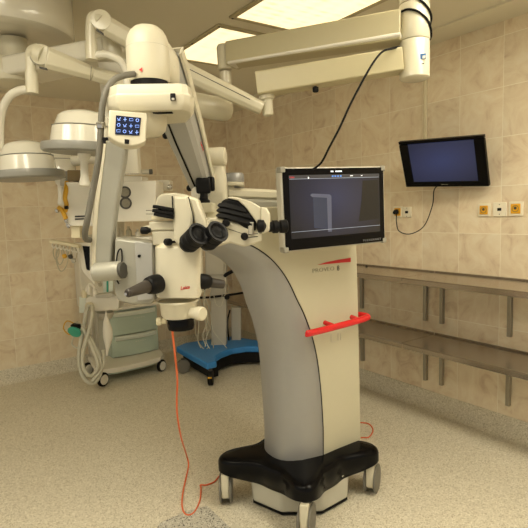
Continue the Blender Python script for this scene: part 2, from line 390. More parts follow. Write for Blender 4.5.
# --- black cover with four lobes
wheels = [W(-.235, 2.45, 0), W(.158, 2.165, 0), W(.535, 2.50, 0), W(.14, 2.84, 0)]
def star(scale, z, droop=0):
    n = 120; out = []
    angs = [math.atan2((w-base_c).y, (w-base_c).x) for w in wheels]; rad = [(w-base_c).length+.035 for w in wheels]
    for i in range(n):
        a = 2*PI*i/n; rr = .235; lobe = 0
        for A, Rd in zip(angs, rad):
            d = (a-A+PI) % (2*PI)-PI
            g = math.exp(-abs(d/.30)**2.3); lobe = max(lobe, g); rr = max(rr, .235+(Rd-.235)*g)
        out.append(base_c+Vector((math.cos(a), math.sin(a), 0))*(rr*scale)+ZUP*(z-droop*(1-lobe)))
    return out
m = MB(); m.loft([star(.96, .172, .04), star(1, .178, .04), star(1.0, .222), star(.985, .238), star(.95, .249), star(.8, .253), star(.4, .258)]); m.build('base_cover', 'gloss', t, ang=60)
# grey under-body
m = MB(); ub = []
for (rr, z) in ((.205, .010), (.205, .018), (.215, .17)):
    ub.append([base_c+R*(rr*1.28*math.cos(a))+Fh*(rr*math.sin(a))*1.0+ZUP*z for a in [2*PI*(i+.5)/8 for i in range(8)]])
m.loft(ub[1:]); m.build('base_housing', 'hgrey', t, bevel=.012)
m = MB(); m.loft([ub[0], ub[1]]); m.build('base_skirt', 'black', t)
for i, wc in enumerate(wheels):
    d = (wc-base_c).normalized()
    if i == 0: ax = R
    elif i == 1: ax = (R*.95+Fh*-.3).normalized()
    elif i == 2: ax = (R*.9-Fh*.43).normalized()
    else: ax = R
    fo = ax.cross(ZUP).normalized()
    cst = MB()
    # cream fork between twin wheels
    cst.prism([wc+ax*-.020+fo*a+ZUP*b for a, b in ((-.058, .17), (.05, .17), (.062, .1), (.058, .05), (.03, .03), (-.03, .03), (-.06, .06))], ax*.040)
    cs = cst.build('caster', 'cream', t, bevel=.006)
    for s_ in (-1, 1):
        MB().lathe(wc+ax*s_*.0205+ZUP*.0755, ax*s_, [(.02, 0), (.07, 0), (.075, .003), (.075, .009), (.068, .012), (.03, .0135)], 28).build('wheel', 'wheelg', cs)
    MB().cyl(wc+ZUP*.165, wc+ZUP*.185, .03).build('swivel', 'dkgrey', cs)
    MB().prism([wc+ax*-.0205+fo*a+ZUP*b for a, b in ((-.066, .05), (-.062, .012), (-.03, .003), (-.02, .03))], ax*.041).build('brake_pad', 'dkgrey', cs)

# --- column
c1 = W(.268, 2.41, 0); sd = (R*.813+Fh*.582).normalized(); ed = (-R*.582+Fh*.813).normalized(); TH = .33
def CP(s_, e, z): return c1+sd*s_+ed*e+ZUP*z
curve = [(.002, .25), (.004, .30), (.006, .38), (.003, .46), (-.001, .545), (-.009, .64), (-.024, .757), (-.048, .86), (-.078, .942), (-.108, 1.01), (-.143, 1.073), (-.177, 1.14), (-.215, 1.20), (-.268, 1.262), (-.33, 1.312), (-.39, 1.346), (-.455, 1.373), (-.53, 1.398), (-.60, 1.408)]
cs = smooth_path([(a, 0, b) for a, b in curve], 3)
curve2 = [(p.x, p.z) for p in cs]
top_z = 1.515
# cream body as a loft across thickness of the side profile
prof = curve2+[(-.615, top_z-.03), (-.60, top_z), (.24, top_z), (.262, top_z-.03), (.262, 1.28), (.268, 1.02), (.272, .75), (.277, .25)]
m = MB(); m.prism([CP(a, 0, z) for a, z in prof], ed*TH); m.build('column', 'cream2', t, bevel=.006, ang=60)
# silver bulging front shell
m = MB(); rings = []
NS = 14
for k, (a, z) in enumerate(curve2):
    a0, z0 = curve2[max(k-1, 0)]; a1, z1 = curve2[min(k+1, len(curve2)-1)]
    tx, tz = a1-a0, z1-z0; L_ = math.hypot(tx, tz); nx, nz = -tz/L_, tx/L_     # pointing to the front / down
    f = k/(len(curve2)-1)
    bulge = .207-.152*max(0, (z-.5)/.91)**1.8
    if k == 0: nx, nz = -1, 0
    ring = []
    for i in range(NS+1):
        q = i/NS; e = TH*q; b = bulge*max(0., 1-abs(2*q-1)**2.4)**.5
        ring.append(CP(a+nx*(b+.004), e, z+nz*(b+.004)))
    ring += [CP(a-nx*.01, TH*.97, z-nz*.01), CP(a-nx*.01, TH*.03, z-nz*.01)]
    rings.append(ring)
m.loft(rings); m.build('front_shell', 'silver', t, ang=60)
m = MB(); m.tube([CP(a-.0015, -.0008, z) for a, z in curve2], .0022, 6, 0); m.build('seam', 'blackmat', t)
# writing on the cream side
pn = -ed
def SP(x, y, off=0):      # point on the cream side seen at x, y
    d = ray(x, y); k = (c1-CAM).dot(pn)/d.dot(pn); return CAM+d*k+pn*off
rt = sd
text('PROVEO', 'lettering', 'greypr', t, SP(323.5, 269.5, .0012), SP(334, 268)-SP(313, 270.5), ZUP, .02, bold=-.012, width=(SP(335, 268)-SP(313.5, 270)).length)
text('8', 'lettering', 'dkpr', t, SP(338, 268, .0012), rt, ZUP, .026)
sw = [(317, 265), (326, 262.2), (338, 259.7), (350.6, 257.7), (350.6, 262), (340, 262.8), (328, 264)]
MB().prism([SP(x, y, .0005) for x, y in sw], pn*.0008).build('red_swoosh', 'redpr', t, smooth=False)
m = MB()
for q in ([(331, 334), (331, 342), (335.5, 341.6)], [(338, 333), (338, 340.5)], [(340.5, 333), (340.5, 340)]):
    m.tube([SP(x, y, .0008) for x, y in q], .0016, 5, 0)
m.build('emboss_mark', 'canis', t)
# red handle bar
def HP(s_, off, z): return CP(s_, -off, z)
m = MB(); m.tube([HP(-.135, .05, .918), HP(-.11, .056, .918), HP(.06, .060, .923), HP(.2, .060, .928), HP(.275, .052, .931), HP(.302, .025, .932), HP(.30, -.02, .932), HP(.28, -.04, .932), HP(.262, -.045, .932)], .0165, 14); hb = m.build('handle_bar', 'red', t)
for s_ in (.03, .215): MB().cyl(HP(s_, 0, .936), HP(s_, .055, .930), .012, seg=14).build('handle_post', 'red', hb)

# --- monitor on its arm
c, r, u, n, w, h = frame_from(at(280.5, 167, 2.10), at(386, 166.3, 2.36), at(284.5, 253, 2.10), at(384.6, 242, 2.36))
mo = MB(); mo.box(c-n*.026, r*(w/2), u*(h/2), n*.022); mon = mo.build('display', 'canis', t, bevel=.006)
mo = MB(); mo.box(c-n*.002, r*(w/2-.009), u*(h/2-.006), n*.003); mo.build('display_glass', 'gloss', mon, bevel=.001)
M['msscreen'] = screen_mat('dim_display', '1a1b24', '434a70', .42, (.5, .5, .62), 1.25)
b = .024; sw_, sh_ = w/2-.036, h/2-.044
sc_c = c+u*.010
mo = MB(); mo.box(sc_c+n*.0014, r*sw_, u*sh_, n*.0008); scn = mo.build('screen', 'msscreen', mon, smooth=False)
def MP(a, b_, off=.003): return sc_c+r*(a*sw_)+u*(b_*sh_)+n*off
M['scrline'] = emit('screen_line', '8a93a6', .5); M['scrwhite'] = emit('screen_white', 'dfe4ea', .9); M['scrred'] = emit('screen_red', 'c03038', .5); M['scrblue'] = emit('screen_blue', '4f7fd0', .7); M['scrbar'] = emit('screen_bar', '3a3a3e', .35)
MB().box(MP(0, .945, .0026), r*sw_, u*(sh_*.055), n*.0003).build('status_bar', 'scrbar', scn, smooth=False)
m = MB(); m.box(MP(0, .88, .003), r*(sw_*.99), u*.0008, n*.0003); m.box(MP(0, -.78, .003), r*(sw_*.99), u*.0008, n*.0003); m.build('screen_line', 'scrline', scn, smooth=False)
M['refl_light'] = emit('reflection_light', '4c5064', .36); M['refl_mid'] = emit('reflection_mid', '2e3448', .36); M['refl_dark'] = emit('reflection_dark', '141416', .3)  # reflection of the room in the glass, painted as faintly glowing shapes
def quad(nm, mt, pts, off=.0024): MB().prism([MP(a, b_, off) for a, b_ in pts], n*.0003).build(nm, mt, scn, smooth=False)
quad('reflection_column', 'refl_mid', ((-.52, .30), (-.22, .27), (-.20, -.78), (-.52, -.70)))
quad('reflection_edge', 'refl_light', ((-.58, .36), (-.54, .41), (-.16, .36), (-.12, .30), (-.14, -.86), (-.22, -.86), (-.22, .25), (-.54, .30)), .0027)
quad('reflection_machine', 'refl_dark', ((.60, .78), (.98, .78), (.98, -.55), (.48, -.60), (.56, .1)))
text('Leica', 'screen_logo', 'scrred', scn, MP(-.94, .945), r, u, .008, shear=.3)
m = MB()
for a in (-.60,): m.cyl(MP(a, .92, .003), MP(a, .92, .0036), .003, seg=8); m.box(MP(a, .90, .003), r*.003, u*.002, n*.0003)
for a in (.33, .36, .58): m.box(MP(a, .945, .003), r*.004, u*.0015, n*.0003)
m.build('screen_icon', 'scrwhite', scn)
m = MB()
for a in (-.08, -.02, .04, .10): m.box(MP(a, .945, .003), r*.0045, u*.003, n*.0003)
m.build('screen_icon', 'scrblue', scn)
m = MB()
for a, q in ((-.09, .007), (0.02, .009), (.09, .009)): m.box(MP(a, 1.1, .0032), r*q, u*.0028, n*.0003)
m.build('status_lights', 'scrwhite', mon)
M['faint'] = mat('faint_print', '77777c', .4)
text('FLEXERNET', 'bezel_lettering', 'faint', mon, c+r*(w/2-.085)-u*(h/2-.019)+n*.0024, r, u, .009, space=1.2, depth=.0004, width=.105)
for a in (-1, 1):
    for b_ in (-1, 1): MB().box(c+r*a*(w/2-.010)+u*b_*(h/2-.010)-n*.0165, r*.0125, u*.0125, n*.0185).build('corner_guard', 'guard', mon, bevel=.004)
# monitor arm
pv = W(-.135, 2.42, top_z-.002)
m = MB().lathe(pv, ZUP, [(.056, 0), (.056, .04), (.05, .045), (.05, .12), (.053, .125), (.053, .16), (.048, .168), (.01, .171)], 32); m.build('arm_pivot', 'silver', t)
m = MB().lathe(at(223.5, 190, 2.36), (-R*.8-Fh*.6), [(.034, -.04), (.034, 0), (.028, .008), (.005, .011)], 24); m.build('pivot_cap', 'white', t)
m = MB(); m.beam(at(228, 193, 2.36), at(292, 196, 2.44), Fh, .06, .05); m.beam(at(228, 184, 2.36), at(244, 184.5, 2.36), Fh, .08, .018); m.build('arm_upper', 'cream', t)
m = MB(); m.beam(at(240, 203.5, 2.34), at(300, 206, 2.40), Fh, .045, .045); m.build('arm_lower', 'silver2', t)
bk = c-n*.048
m = MB(); m.box(bk-n*.02, r*.06, u*.06, n*.02); m.tube([bk-n*.04, bk-n*.09-r*.02, at(292, 198, 2.44)], .025, 12); m.build('monitor_mount', 'cream', t)

# --- post carrying the spring arm
pc = W(-.205, 2.24, 0)
m = MB()
rg = []
for z, w_, d_ in ((top_z-.005, .05, .06), (1.58, .05, .06), (1.64, .05, .058), (1.70, .046, .055), (1.755, .04, .05)):
    rg.append([pc+R*a*w_+Fh*b_*d_+ZUP*z for a, b_ in ((-.8, -1), (.8, -1), (1, -.8), (1, .8), (.8, 1), (-.8, 1), (-1, .8), (-1, -.8))])
m.loft(rg); m.build('arm_post', 'cream', t, bevel=.008, ang=50)
kn = at(212, 157, 2.2)
MB().lathe(kn, (R*1-Fh*.15), [(.04, -.01), (.04, .052), (.036, .06), (.02, .062)], 28).build('tension_knob', 'cream', t)
# spring arm (box beam)
A0, A1 = at(203, 188, 2.18), at(160, 62, 1.78)
side = Vector((A1-A0).cross(ZUP)).normalized()
if side.dot(R) < 0: side = -side
ax = (A1-A0).normalized(); und = ax.cross(side).normalized()
if und.z > 0: und = -und
def AB(f, a, b_): return A0+(A1-A0)*f+side*a+und*b_
m = MB(); rings = []
for f, wd, ht in ((-.04, .030, .032), (.05, .042, .045), (.5, .056, .055), (.85, .062, .058), (1.0, .062, .055)):
    rings.append([AB(f, a*wd, b_*ht) for a, b_ in ((-1, -.8), (-1, .75), (-.8, 1), (.72, 1), (1, .7), (1, -.8), (.85, -1), (-.85, -1))])
m.loft(rings); sa = m.build('spring_arm', 'plate', t, ang=25)
m = MB(); rings = []
for f, wd, ht in ((.0, .044, .04), (.5, .060, .056), (.9, .067, .06), (1.02, .067, .06)):
    rings.append([AB(f, a, b_) for a, b_ in ((wd*.2, -ht*1.12), (wd*1.08, -ht*1.12), (wd*1.14, -ht*.9), (wd*1.14, -ht*.35), (wd*1.0, -ht*.35), (wd*1.0, -ht), (wd*.2, -ht))])
m.loft(rings); m.build('arm_cover', 'cream', sa)
m = MB(); m.tube([AB(.02, -.010, .047), AB(.5, -.022, .0575), AB(.95, -.028, .0595)], .0035, 6, 0); m.build('groove', 'blackmat', sa)
text('Leica', 'logo', 'redpr', sa, AB(.38, .0555, .0), ax*-1, und*-1, .014, shear=.25)
for f, a, b_ in ((.52, -.062, .03), (.05, -.045, .03)): MB().lathe(AB(f, a, b_), -side, [(.012, -.01), (.014, .006), (.009, .012)], 14).build('lock_knob', 'black', sa)
# dark joint hung under the lower end
jb = at(203, 186, 2.10)
m = MB(); m.ub(jb, .06, .06, .065, 10); m.ub(at(211, 184, 2.12), .03, .04, .06); m.build('lower_joint', 'black', t, bevel=.008)
MB().lathe(at(203.5, 192, 2.09), -ZUP, [(.018, 0), (.018, .03), (.026, .036), (.026, .062), (.016, .07)], 20).build('adjusting_knob', 'black', t)
MB().lathe(at(195, 194, 2.1), (-R*.9-Fh*.4), [(.03, -.02), (.03, 0), (.022, .01), (.004, .013)], 20).build('joint_cap', 'white', t)
# --- dome at the top of the arm
dc = at(149.5, 82.5, 1.72); DR = .0715
m = MB().lathe(dc, ZUP, [(DR*.90, 0), (DR*.96, .012), (DR*.99, .05), (DR*.99, .104), (DR*.99, .110), (DR*.96, .128), (DR*.89, .146), (DR*.76, .162), (DR*.56, .174), (DR*.3, .1805), (.001, .182)], 40); dm = m.build('arm_dome', 'cream', t, ang=50)
m = MB().lathe(dc+ZUP*.107, ZUP, [(DR*.975, -.0012), (DR*.995, 0), (DR*.975, .0012)], 40); m.build('dome_seam', 'greypr', dm)
m = MB().prism([dc+R*(a+.012)-Fh*(DR*1.0+.001)+ZUP*(b_-.012) for a, b_ in ((-.028, .034), (-.018, .027), (-.018, .041))], Fh*.004); m.build('red_mark', 'redpr', dm)
MB().lathe(dc-ZUP*.018, ZUP, [(DR*.86, 0), (DR*.86, .018)], 32).build('dome_ring', 'black', t)
# hood that links dome and arm
m = MB(); h0 = dc+ZUP*.14
rings = []
for p, w_, hh in ((dc+R*.02+Fh*.02+ZUP*.085, .055, .07), (dc+R*.05+Fh*.05+ZUP*.075, .05, .07), (dc+R*.075+Fh*.08+ZUP*.05, .032, .07)):
    rings.append([p+(Fh*.8-R*.6)*(w_*math.cos(a))+ZUP*(hh*math.sin(a)) for a in [2*PI*i/20 for i in range(20)]])
m.loft(rings); m.build('dome_hood', 'cream', t, ang=50)
# --- box below the dome
bz_, bt_ = 1.826, 1.893
def bp(pts): return [W(a, b_, 0) for a, b_ in pts]
plan = []
for x_, v_ in ((194, 1.62), (194, 1.70), (188, 1.80), (140, 1.86), (118, 1.84), (107, 1.74), (104, 1.64), (107, 1.575), (116, 1.545), (184, 1.56), (190, 1.575)):
    p_ = at(x_, 96, v_)-CAM; plan.append((p_.dot(R), p_.dot(Fh)))
cen = sum((W(a, b_, 0) for a, b_ in plan), Vector())/len(plan)
def ringp(k, z): return [cen+(W(a, b_, 0)-cen)*k+ZUP*z for a, b_ in plan]
m = MB(); m.loft([ringp(.90, bz_-.012), ringp(.97, bz_), ringp(1, bz_+.012), ringp(1.0, bz_+.034), ringp(.972, bz_+.037), ringp(.95, bt_-.006), ringp(.93, bt_)]); bxo = m.build('swivel_housing', 'cream', t, bevel=.003, ang=28)
q = at(173, 97, 1.553); m = MB(); m.box(q, R*.008, Fh*.003, ZUP*.011); m.build('release_button', 'black', bxo, bevel=.002)
m = MB(); m.box(at(173, 99, 1.549), R*.004, Fh*.002, ZUP*.003); m.build('button_mark', 'canis', bxo)
m = MB(); m.box(Vector((at(163, 112, 1.60).x, at(163, 112, 1.60).y, bz_-.013)), R*.030, Fh*.010, ZUP*.002); m.build('underside_slot', 'blackmat', bxo)
# bulge under the box
m = MB().lathe(Vector((at(143, 120, 1.66).x, at(143, 120, 1.66).y, bz_-.008)), -ZUP, [(.078, 0), (.078, .02), (.07, .05), (.052, .066), (.01, .071)], 32); m.build('swivel_hub', 'cream', t, ang=60)
# control panel
P0, P1, P2, P3 = at(109, 109.5, 1.50), at(147, 112.5, 1.53), at(108, 137, 1.49), at(145.8, 144.5, 1.52)
r_, d_ = (P1-P0), (P2-P0); nn = r_.cross(-d_).normalized()
pts = [P0+r_*a+d_*b_ for a, b_ in ((0, 0), (1, .02), (1, 1.08), (.82, 1.22), (.62, 1.28), (.45, 1.27), (.25, 1.18), (.08, 1.05), (0, .98))]
m = MB(); m.prism([p for p in pts], -nn*.05); cp = m.build('control_panel', 'cream', t, bevel=.004)
def PP(x, y, off):
    d = ray(x, y); k = (P0-CAM).dot(nn)/d.dot(nn); return CAM+d*k+nn*off
M['lcd'] = emit('panel_display', '101a33', .35); M['lcdicon'] = emit('panel_icons', '7f9ff0', .85)
m = MB(); m.prism([PP(x, y, .001) for x, y in ((116, 115.5), (141.2, 118), (139.3, 135.8), (115, 134.5))], nn*.001); sc2 = m.build('panel_screen', 'lcd', cp, smooth=False)
for j in range(3):
    for i in range(4):
        x = 118.9+i*6.15-j*.25; y = 119.2+j*6.0+i*.45; ic = MB(); k = (i*3+j*5) % 4
        if k == 0: ic.tube([PP(x-1.6, y-1, .003), PP(x, y+1, .003), PP(x+1.6, y-1.4, .003)], .0009, 5, 2); ic.tube([PP(x-1.4, y+1.4, .003), PP(x+1.5, y+1.4, .003)], .0007, 5, 0)
        elif k == 1: ic.tube([PP(x+1.5*math.cos(a), y+1.5*math.sin(a), .003) for a in [PI*q_/4 for q_ in range(9)]], .0009, 5, 0)
        elif k == 2: ic.tube([PP(x-1.8, y-1.2, .003), PP(x+1.8, y-1.2, .003), PP(x+1.8, y+1, .003), PP(x-1.8, y+1, .003), PP(x-1.8, y-1.2, .003)], .0007, 5, 0)
        else: ic.tube([PP(x, y-2, .003), PP(x, y+2, .003)], .0009, 5, 0); ic.tube([PP(x-1.6, y+.2, .003), PP(x+1.6, y, .003)], .0009, 5, 0)
        ic.build('panel_icon', 'lcdicon', sc2)
m = MB(); m.prism([PP(x, y, .0005) for x, y in ((124.6, 139.3), (129.3, 139.8), (129, 144.2), (124.5, 143.8))], nn*.003); m.build('panel_button', 'black', cp, bevel=.001)
# --- silver slab (down arm)
sl = [(106, 128, 140, 1.63), (103.5, 126, 160, 1.63), (100.5, 121.5, 185, 1.63), (98, 118, 205, 1.63), (96, 115, 230, 1.63), (95, 113.5, 252, 1.63), (95, 113, 272, 1.63)]
m = MB(); m.loft([[at(a, y, v), at(b_-2, y, v), at(b_-2, y, v)+Fh*.045, at(a, y, v)+Fh*.045-R*.012] for a, b_, y, v in sl]); m.build('down_arm', 'silver2', t, bevel=.006, ang=40)
m = MB(); m.loft([[at(a-3.5, y, v+.03), at(a+.5, y, v-.004), at(a+.5, y, v)+Fh*.06, at(a-3.5, y, v+.03)+Fh*.05] for a, b_, y, v in sl]); m.build('down_arm_cover', 'cream', t, bevel=.004, ang=40)
j0, j1 = at(94.5, 272.5, 1.62), at(121, 270.5, 1.60)
m = MB().lathe(j0, j1-j0, [(.02, 0), (.030, .004), (.031, .012), (.031, (j1-j0).length-.006), (.028, (j1-j0).length)], 32); m.build('tilt_joint', 'silver2', t)
MB().lathe(j1, j1-j0, [(.024, 0), (.026, .002), (.026, .01)], 28).build('tilt_ring', 'dkgrey', t)
# tilt carriage
hs = [(114.5, 238), (134, 240.5), (152, 243), (154, 250), (155, 300), (149, 305), (130, 304.5), (117.5, 301), (114, 292)]
m = MB(); m.prism([at(x, y, 1.62) for x, y in hs], Fh*.12); tc_ = m.build('tilt_carriage', 'silver2', t, bevel=.008)
m = MB(); m.prism([at(x, y, 1.612) for x, y in ((134.5, 241), (152, 243.5), (153.5, 299), (137, 301.5))], Fh*.01); m.build('carriage_cover', 'plate', tc_, bevel=.003)
m = MB(); m.tube([at(x, y, 1.614) for x, y in ((119, 284), (116.5, 278), (116.3, 262), (118, 252), (121, 249), (122, 256), (121.8, 262))], .0022, 6); m.build('carriage_slot', 'blackmat', tc_)
for x, y, q in ((139.5, 256, .005), (121, 274, .003), (137.5, 289, .004)): MB().lathe(at(x, y, 1.613), -Fh, [(q, 0), (q, .006), (q*.5, .008)], 12).build('screw', 'blackmat', tc_)
# --- optics carrier
V = 1.60
def px(v=V): return v/FPX
oc = at(177, 270, V+.07); 
def ring_oct(x0, x1, y, v0, dep_, ch=.022):
    a, b_ = at(x0, y, v0), at(x1, y, v0)
    w_ = (b_-a).length; rr = (b_-a).normalized(); c_ = a
    return [c_+rr*p+Fh*q for p, q in ((ch, 0), (w_-ch*.5, 0), (w_, ch*.5), (w_, dep_-ch), (w_-ch, dep_), (ch, dep_), (0, dep_-ch), (0, ch))]
m = MB(); m.loft([ring_oct(155, 199, 298.5, V, .15), ring_oct(154.5, 199, 294, V, .15), ring_oct(153.5, 197.5, 252, V, .15), ring_oct(153.5, 197, 247.5, V, .15)]); ob = m.build('optics_body', 'cream', t, bevel=.003, ang=50)
m = MB(); m.loft([ring_oct(154, 196.5, 247.5, V+.002, .145), ring_oct(155, 196, 243.5, V+.008, .13)]); m.build('optics_top_plate', 'ivory', ob)
text('Leica', 'logo', 'redpr', ob, at(185, 287.5, V-.001), R*1-Fh*.0+ZUP*.12, ZUP, .011, shear=.35, depth=.0006, bold=.02)
m = MB().lathe(at(178, 300, V+.068), -ZUP, [(.066, 0), (.068, .004), (.062, .012), (.059, .046), (.052, .058), (.02, .060)], 40); m.build('objective_housing', 'cream', t, ang=40)
m = MB().lathe(at(180.5, 316, V+.068), -ZUP, [(.046, 0), (.047, .012), (.044, .014), (.046, .022), (.046, .034), (.043, .044), (.036, .044), (.035, .034)], 36); m.build('objective_lens', 'gloss', t)
MB().cyl(at(180.5, 316, V+.068)-ZUP*.034, at(180.5, 316, V+.068)-ZUP*.037, .034).build('lens_glass', 'black', t)
m = MB().lathe(at(195, 313, V+.03), (R*.8-Fh*.55), [(.019, -.02), (.019, .012), (.023, .014), (.023, .032), (.020, .036), (.01, .037)], 28); m.build('focus_knob', 'cream', t)
m = MB().lathe(at(163, 321, V+.05), (-R*.9-Fh*.2), [(.01, -.01), (.01, .006), (.014, .008), (.014, .02), (.009, .023)], 16); m.build('side_knob', 'ivory', t)
# upper stack
m = MB(); m.ub(at(169, 237, V+.07), .09, .11, .045, 0); st = m.build('zoom_block', 'cream', t, bevel=.005)
m = MB(); m.ub(at(166, 225.5, V+.07), .088, .115, .030, 0); m.ub(at(149, 228.5, V+.07), .028, .06, .020, 0); m.build('beam_splitter', 'cream', t, bevel=.005)
m = MB(); m.ub(at(167, 217.5, V+.06), .085, .10, .012, 0); m.build('splitter_plate', 'ivory', t, bevel=.003)
for x, y, s_ in ((144.5, 230.5, 1), (168, 242, 1)):
    m = MB().lathe(at(x, y, V), (R*.6-Fh*.8) if x > 150 else -R, [(.007, -.02), (.009, -.012), (.012, -.009), (.012, .009), (.008, .012)], 16); m.build('clamp_knob', 'black', t)
m = MB(); m.cyl(at(168, 242.5, V-.0), at(177, 241.5, V), .004); m.build('clamp_pin', 'blackmat', t)
# binocular tube of the main surgeon
def poly(pts, v, d, name, mt, par=t, bev=.006, ang=30, dr=Fh): return MB().prism([at(x, y, v) for x, y in pts], dr*d).build(name, mt, par, bevel=bev, ang=ang)
bt1 = poly([(157, 197), (162, 193.5), (176, 192.8), (188, 195), (190, 205), (172, 216), (155, 206)], V+.03, .09, 'binocular_head', 'cream')
for k, yy in enumerate((208, 212, 215.5)):
    m = MB(); m.beam(at(156-k*.5+(k == 2)*2, yy-1.5, V+.03), at(176, yy+2, V+.03), Fh, .10, .010); m.build('bellows_fold', 'blackmat', bt1)
m = MB()
for yy in (210.5, 214): m.tube([at(146, yy, V+.03), at(158, yy, V+.03)], .0013, 6, 0)
m.build('guide_rod', 'chrome', bt1)
tb = poly([(172.5, 196), (187, 196.5), (193, 214), (191, 232), (183, 247), (178, 246), (174, 241), (173, 222)], V-.01, .07, 'left_tube', 'cream', bt1, .008)
tb2 = poly([(188, 195.8), (197, 198.5), (204, 217), (208, 229), (205, 233), (196, 232), (193, 214)], V+.0, .07, 'right_tube', 'cream', bt1, .008)
m = MB(); m.tube([at(172.2, 196, V-.012), at(173, 213, V-.012)], .0022, 6, 0); m.build('tube_seam', 'blackmat', bt1)
m = MB(); m.tube([at(188.5, 197, V-.011), at(192.5, 213, V-.011), at(193.5, 224, V-.012)], .0016, 6, 0); m.build('tube_seam', 'blackmat', bt1)
def eyepiece(x0, y0, x1, y1, v0, v1, rr, name='eyepiece', par=t):
    a, b_ = at(x0, y0, v0), at(x1, y1, v1); L_ = (b_-a).length
    o_ = MB().lathe(a, b_-a, [(rr*.72, 0), (rr*.8, L_*.12), (rr*.97, L_*.2), (rr*.97, L_*.32), (rr*.90, L_*.34), (rr*.90, L_*.38), (rr*.98, L_*.4), (rr*.98, L_*.6), (rr*.92, L_*.62), (rr, L_*.66), (rr*1.0, L_*.9), (rr*1.08, L_*.95), (rr*1.08, L_), (rr*.86, L_*1.0), (rr*.7, L_*.93), (rr*.5, L_*.90)], 30).build(name, 'black', par, ang=30)
    MB().lathe(b_-(b_-a).normalized()*(L_*.09), b_-a, [(rr*.42, 0), (rr*.40, .001), (rr*.2, .002)], 24).build('lens', 'blackmat', o_)
    MB().lathe(b_-(b_-a).normalized()*(L_*.075), b_-a, [(rr*.62, 0), (rr*.58, .001), (rr*.5, .0)], 24).build('lens_ring', 'black', o_)
    return o_
eyepiece(186, 245.5, 199.5, 233.5, V-.005, V-.06, .034)
eyepiece(205, 244, 218.5, 231, V+.02, V-.035, .034)
m = MB(); m.ub(at(204, 240, V+.05), .04, .05, .03, 0); m.build('tube_bridge', 'cream', t, bevel=.008)
# --- assistant's microscope to the right
v2 = 1.72
as_ = poly([(205, 218), (222, 217), (240, 224), (250, 230), (262, 233), (262, 241), (252, 245), (244, 247), (230, 243), (217, 247), (206, 240)], v2, .07, 'assistant_scope', 'cream')
m = MB(); m.tube([at(x, y, v2-.001) for x, y in ((224, 227.5), (245, 234.5))], .001, 5, 0); m.build('tube_seam', 'dkgrey', as_)
m = MB(); m.prism([at(x, y, v2-.004) for x, y in ((225, 197.5), (232, 196.3), (240, 198), (251, 201.5), (260.5, 207), (261.5, 219), (257, 223), (252, 216), (246, 208), (238, 200.5))], Fh*.075); m.build('hood', 'cream', as_, bevel=.004)
for k, (pa, pb_) in enumerate((((217.5, 205.5), (246, 211)), ((216.5, 210.5), (250, 217)), ((216, 215.5), (252, 224)))):
    a, b_ = at(*pa, v2-.006), at(*pb_, v2-.006)
    m = MB(); rings = []
    for f, hh in ((0, .002), (.06, .008), (.25, .0115), (1, .0105)):
        p = a.lerp(b_, f)+ZUP*(.006*math.sin(PI*f)); rings.append([p+ZUP*hh, p+ZUP*hh+Fh*.09, p-ZUP*hh*.3+Fh*.094, p-ZUP*hh, p-ZUP*hh*.3-Fh*.006])
    m.loft(rings); m.build('bellows_fold', 'black', as_, ang=20)
m = MB(); m.prism([at(x, y, v2+.0) for x, y in ((221, 201.5), (226, 198.5), (238, 200.5), (246, 208), (256, 221.5), (256, 231), (243, 228), (232, 219), (221, 216))], Fh*.07); m.build('bellows_core', 'black', as_, bevel=.006)
m = MB().lathe(at(258, 226, v2-.004), -R, [(.006, -.03), (.022, -.02), (.022, 0), (.008, .006)], 20); m.build('clamp_wheel', 'black', as_)
m = MB(); m.cyl(at(251, 222, v2), at(251, 234, v2), .010); m.build('hinge_pin', 'canis', as_)
hd = poly([(260.5, 206.5), (267, 208), (270.5, 215), (269.5, 231), (263.5, 234), (261, 232)], v2-.012, .085, 'assistant_head', 'cream', as_)
m = MB().lathe(at(269, 227, v2+.02), R*.95+Fh*.25, [(.018, 0), (.018, .012), (.023, .014), (.023, .03), (.018, .032), (.018, .038), (.023, .04), (.024, .062), (.020, .066), (.010, .062)], 28); m.build('eyepiece', 'black', as_)
for x, y in ((226.3, 223.3), (244.7, 236.6)):
    m = MB().lathe(at(x, y, v2-.006), -Fh+ZUP*.1, [(.010, 0), (.013, .003), (.013, .018), (.010, .022), (.003, .023)], 18); m.build('clamp_knob', 'black', as_)
m = MB()
for y in (233.5, 236.5): m.tube([at(248, y+1.2, v2-.008), at(258, y, v2-.008)], .0012, 6, 0)
m.build('guide_rod', 'blackmat', as_)
# link between the assistant scope and the main optics
m = MB(); m.ub(at(203, 226, V+.12), .05, .08, .04, 0); m.build('link_block', 'cream', t, bevel=.006)
m = MB(); m.ub(at(207, 208, 2.02), .06, .12, .04, 0); m.build('rear_block', 'cream2', t, bevel=.006)
# --- hand grips
def grip(p0, p1, ra, rb, neck0, neck1, name='hand_grip'):
    L_ = (p1-p0).length; d = (p1-p0).normalized()
    o_ = MB().lathe(p0, d, [(ra, 0), (ra*.98, .01), (rb*1.08, L_*.8), (rb, L_*.96), (rb*.7, L_)], 24).build(name, 'handle', t)
    MB().lathe(neck0, neck1-neck0, [(ra*1.1, 0), (ra*1.45, .006), (ra*1.5, .028), (ra*1.3, .05), (ra*1.05, .055)], 28).build('grip_collar', 'black', o_)
    return o_
grip(at(148, 286, 1.56), at(127, 293.5, 1.46), .021, .013, at(160, 283, 1.60), at(146, 286.5, 1.55))
MB().cyl(at(127.5, 293.5, 1.462), at(125.5, 294.3, 1.452), .0045, seg=10).build('grip_tip', 'chrome', t)
grip(at(203, 281.5, 1.68), at(224, 284.5, 1.72), .018, .015, at(196, 281, 1.66), at(204, 281.5, 1.68))
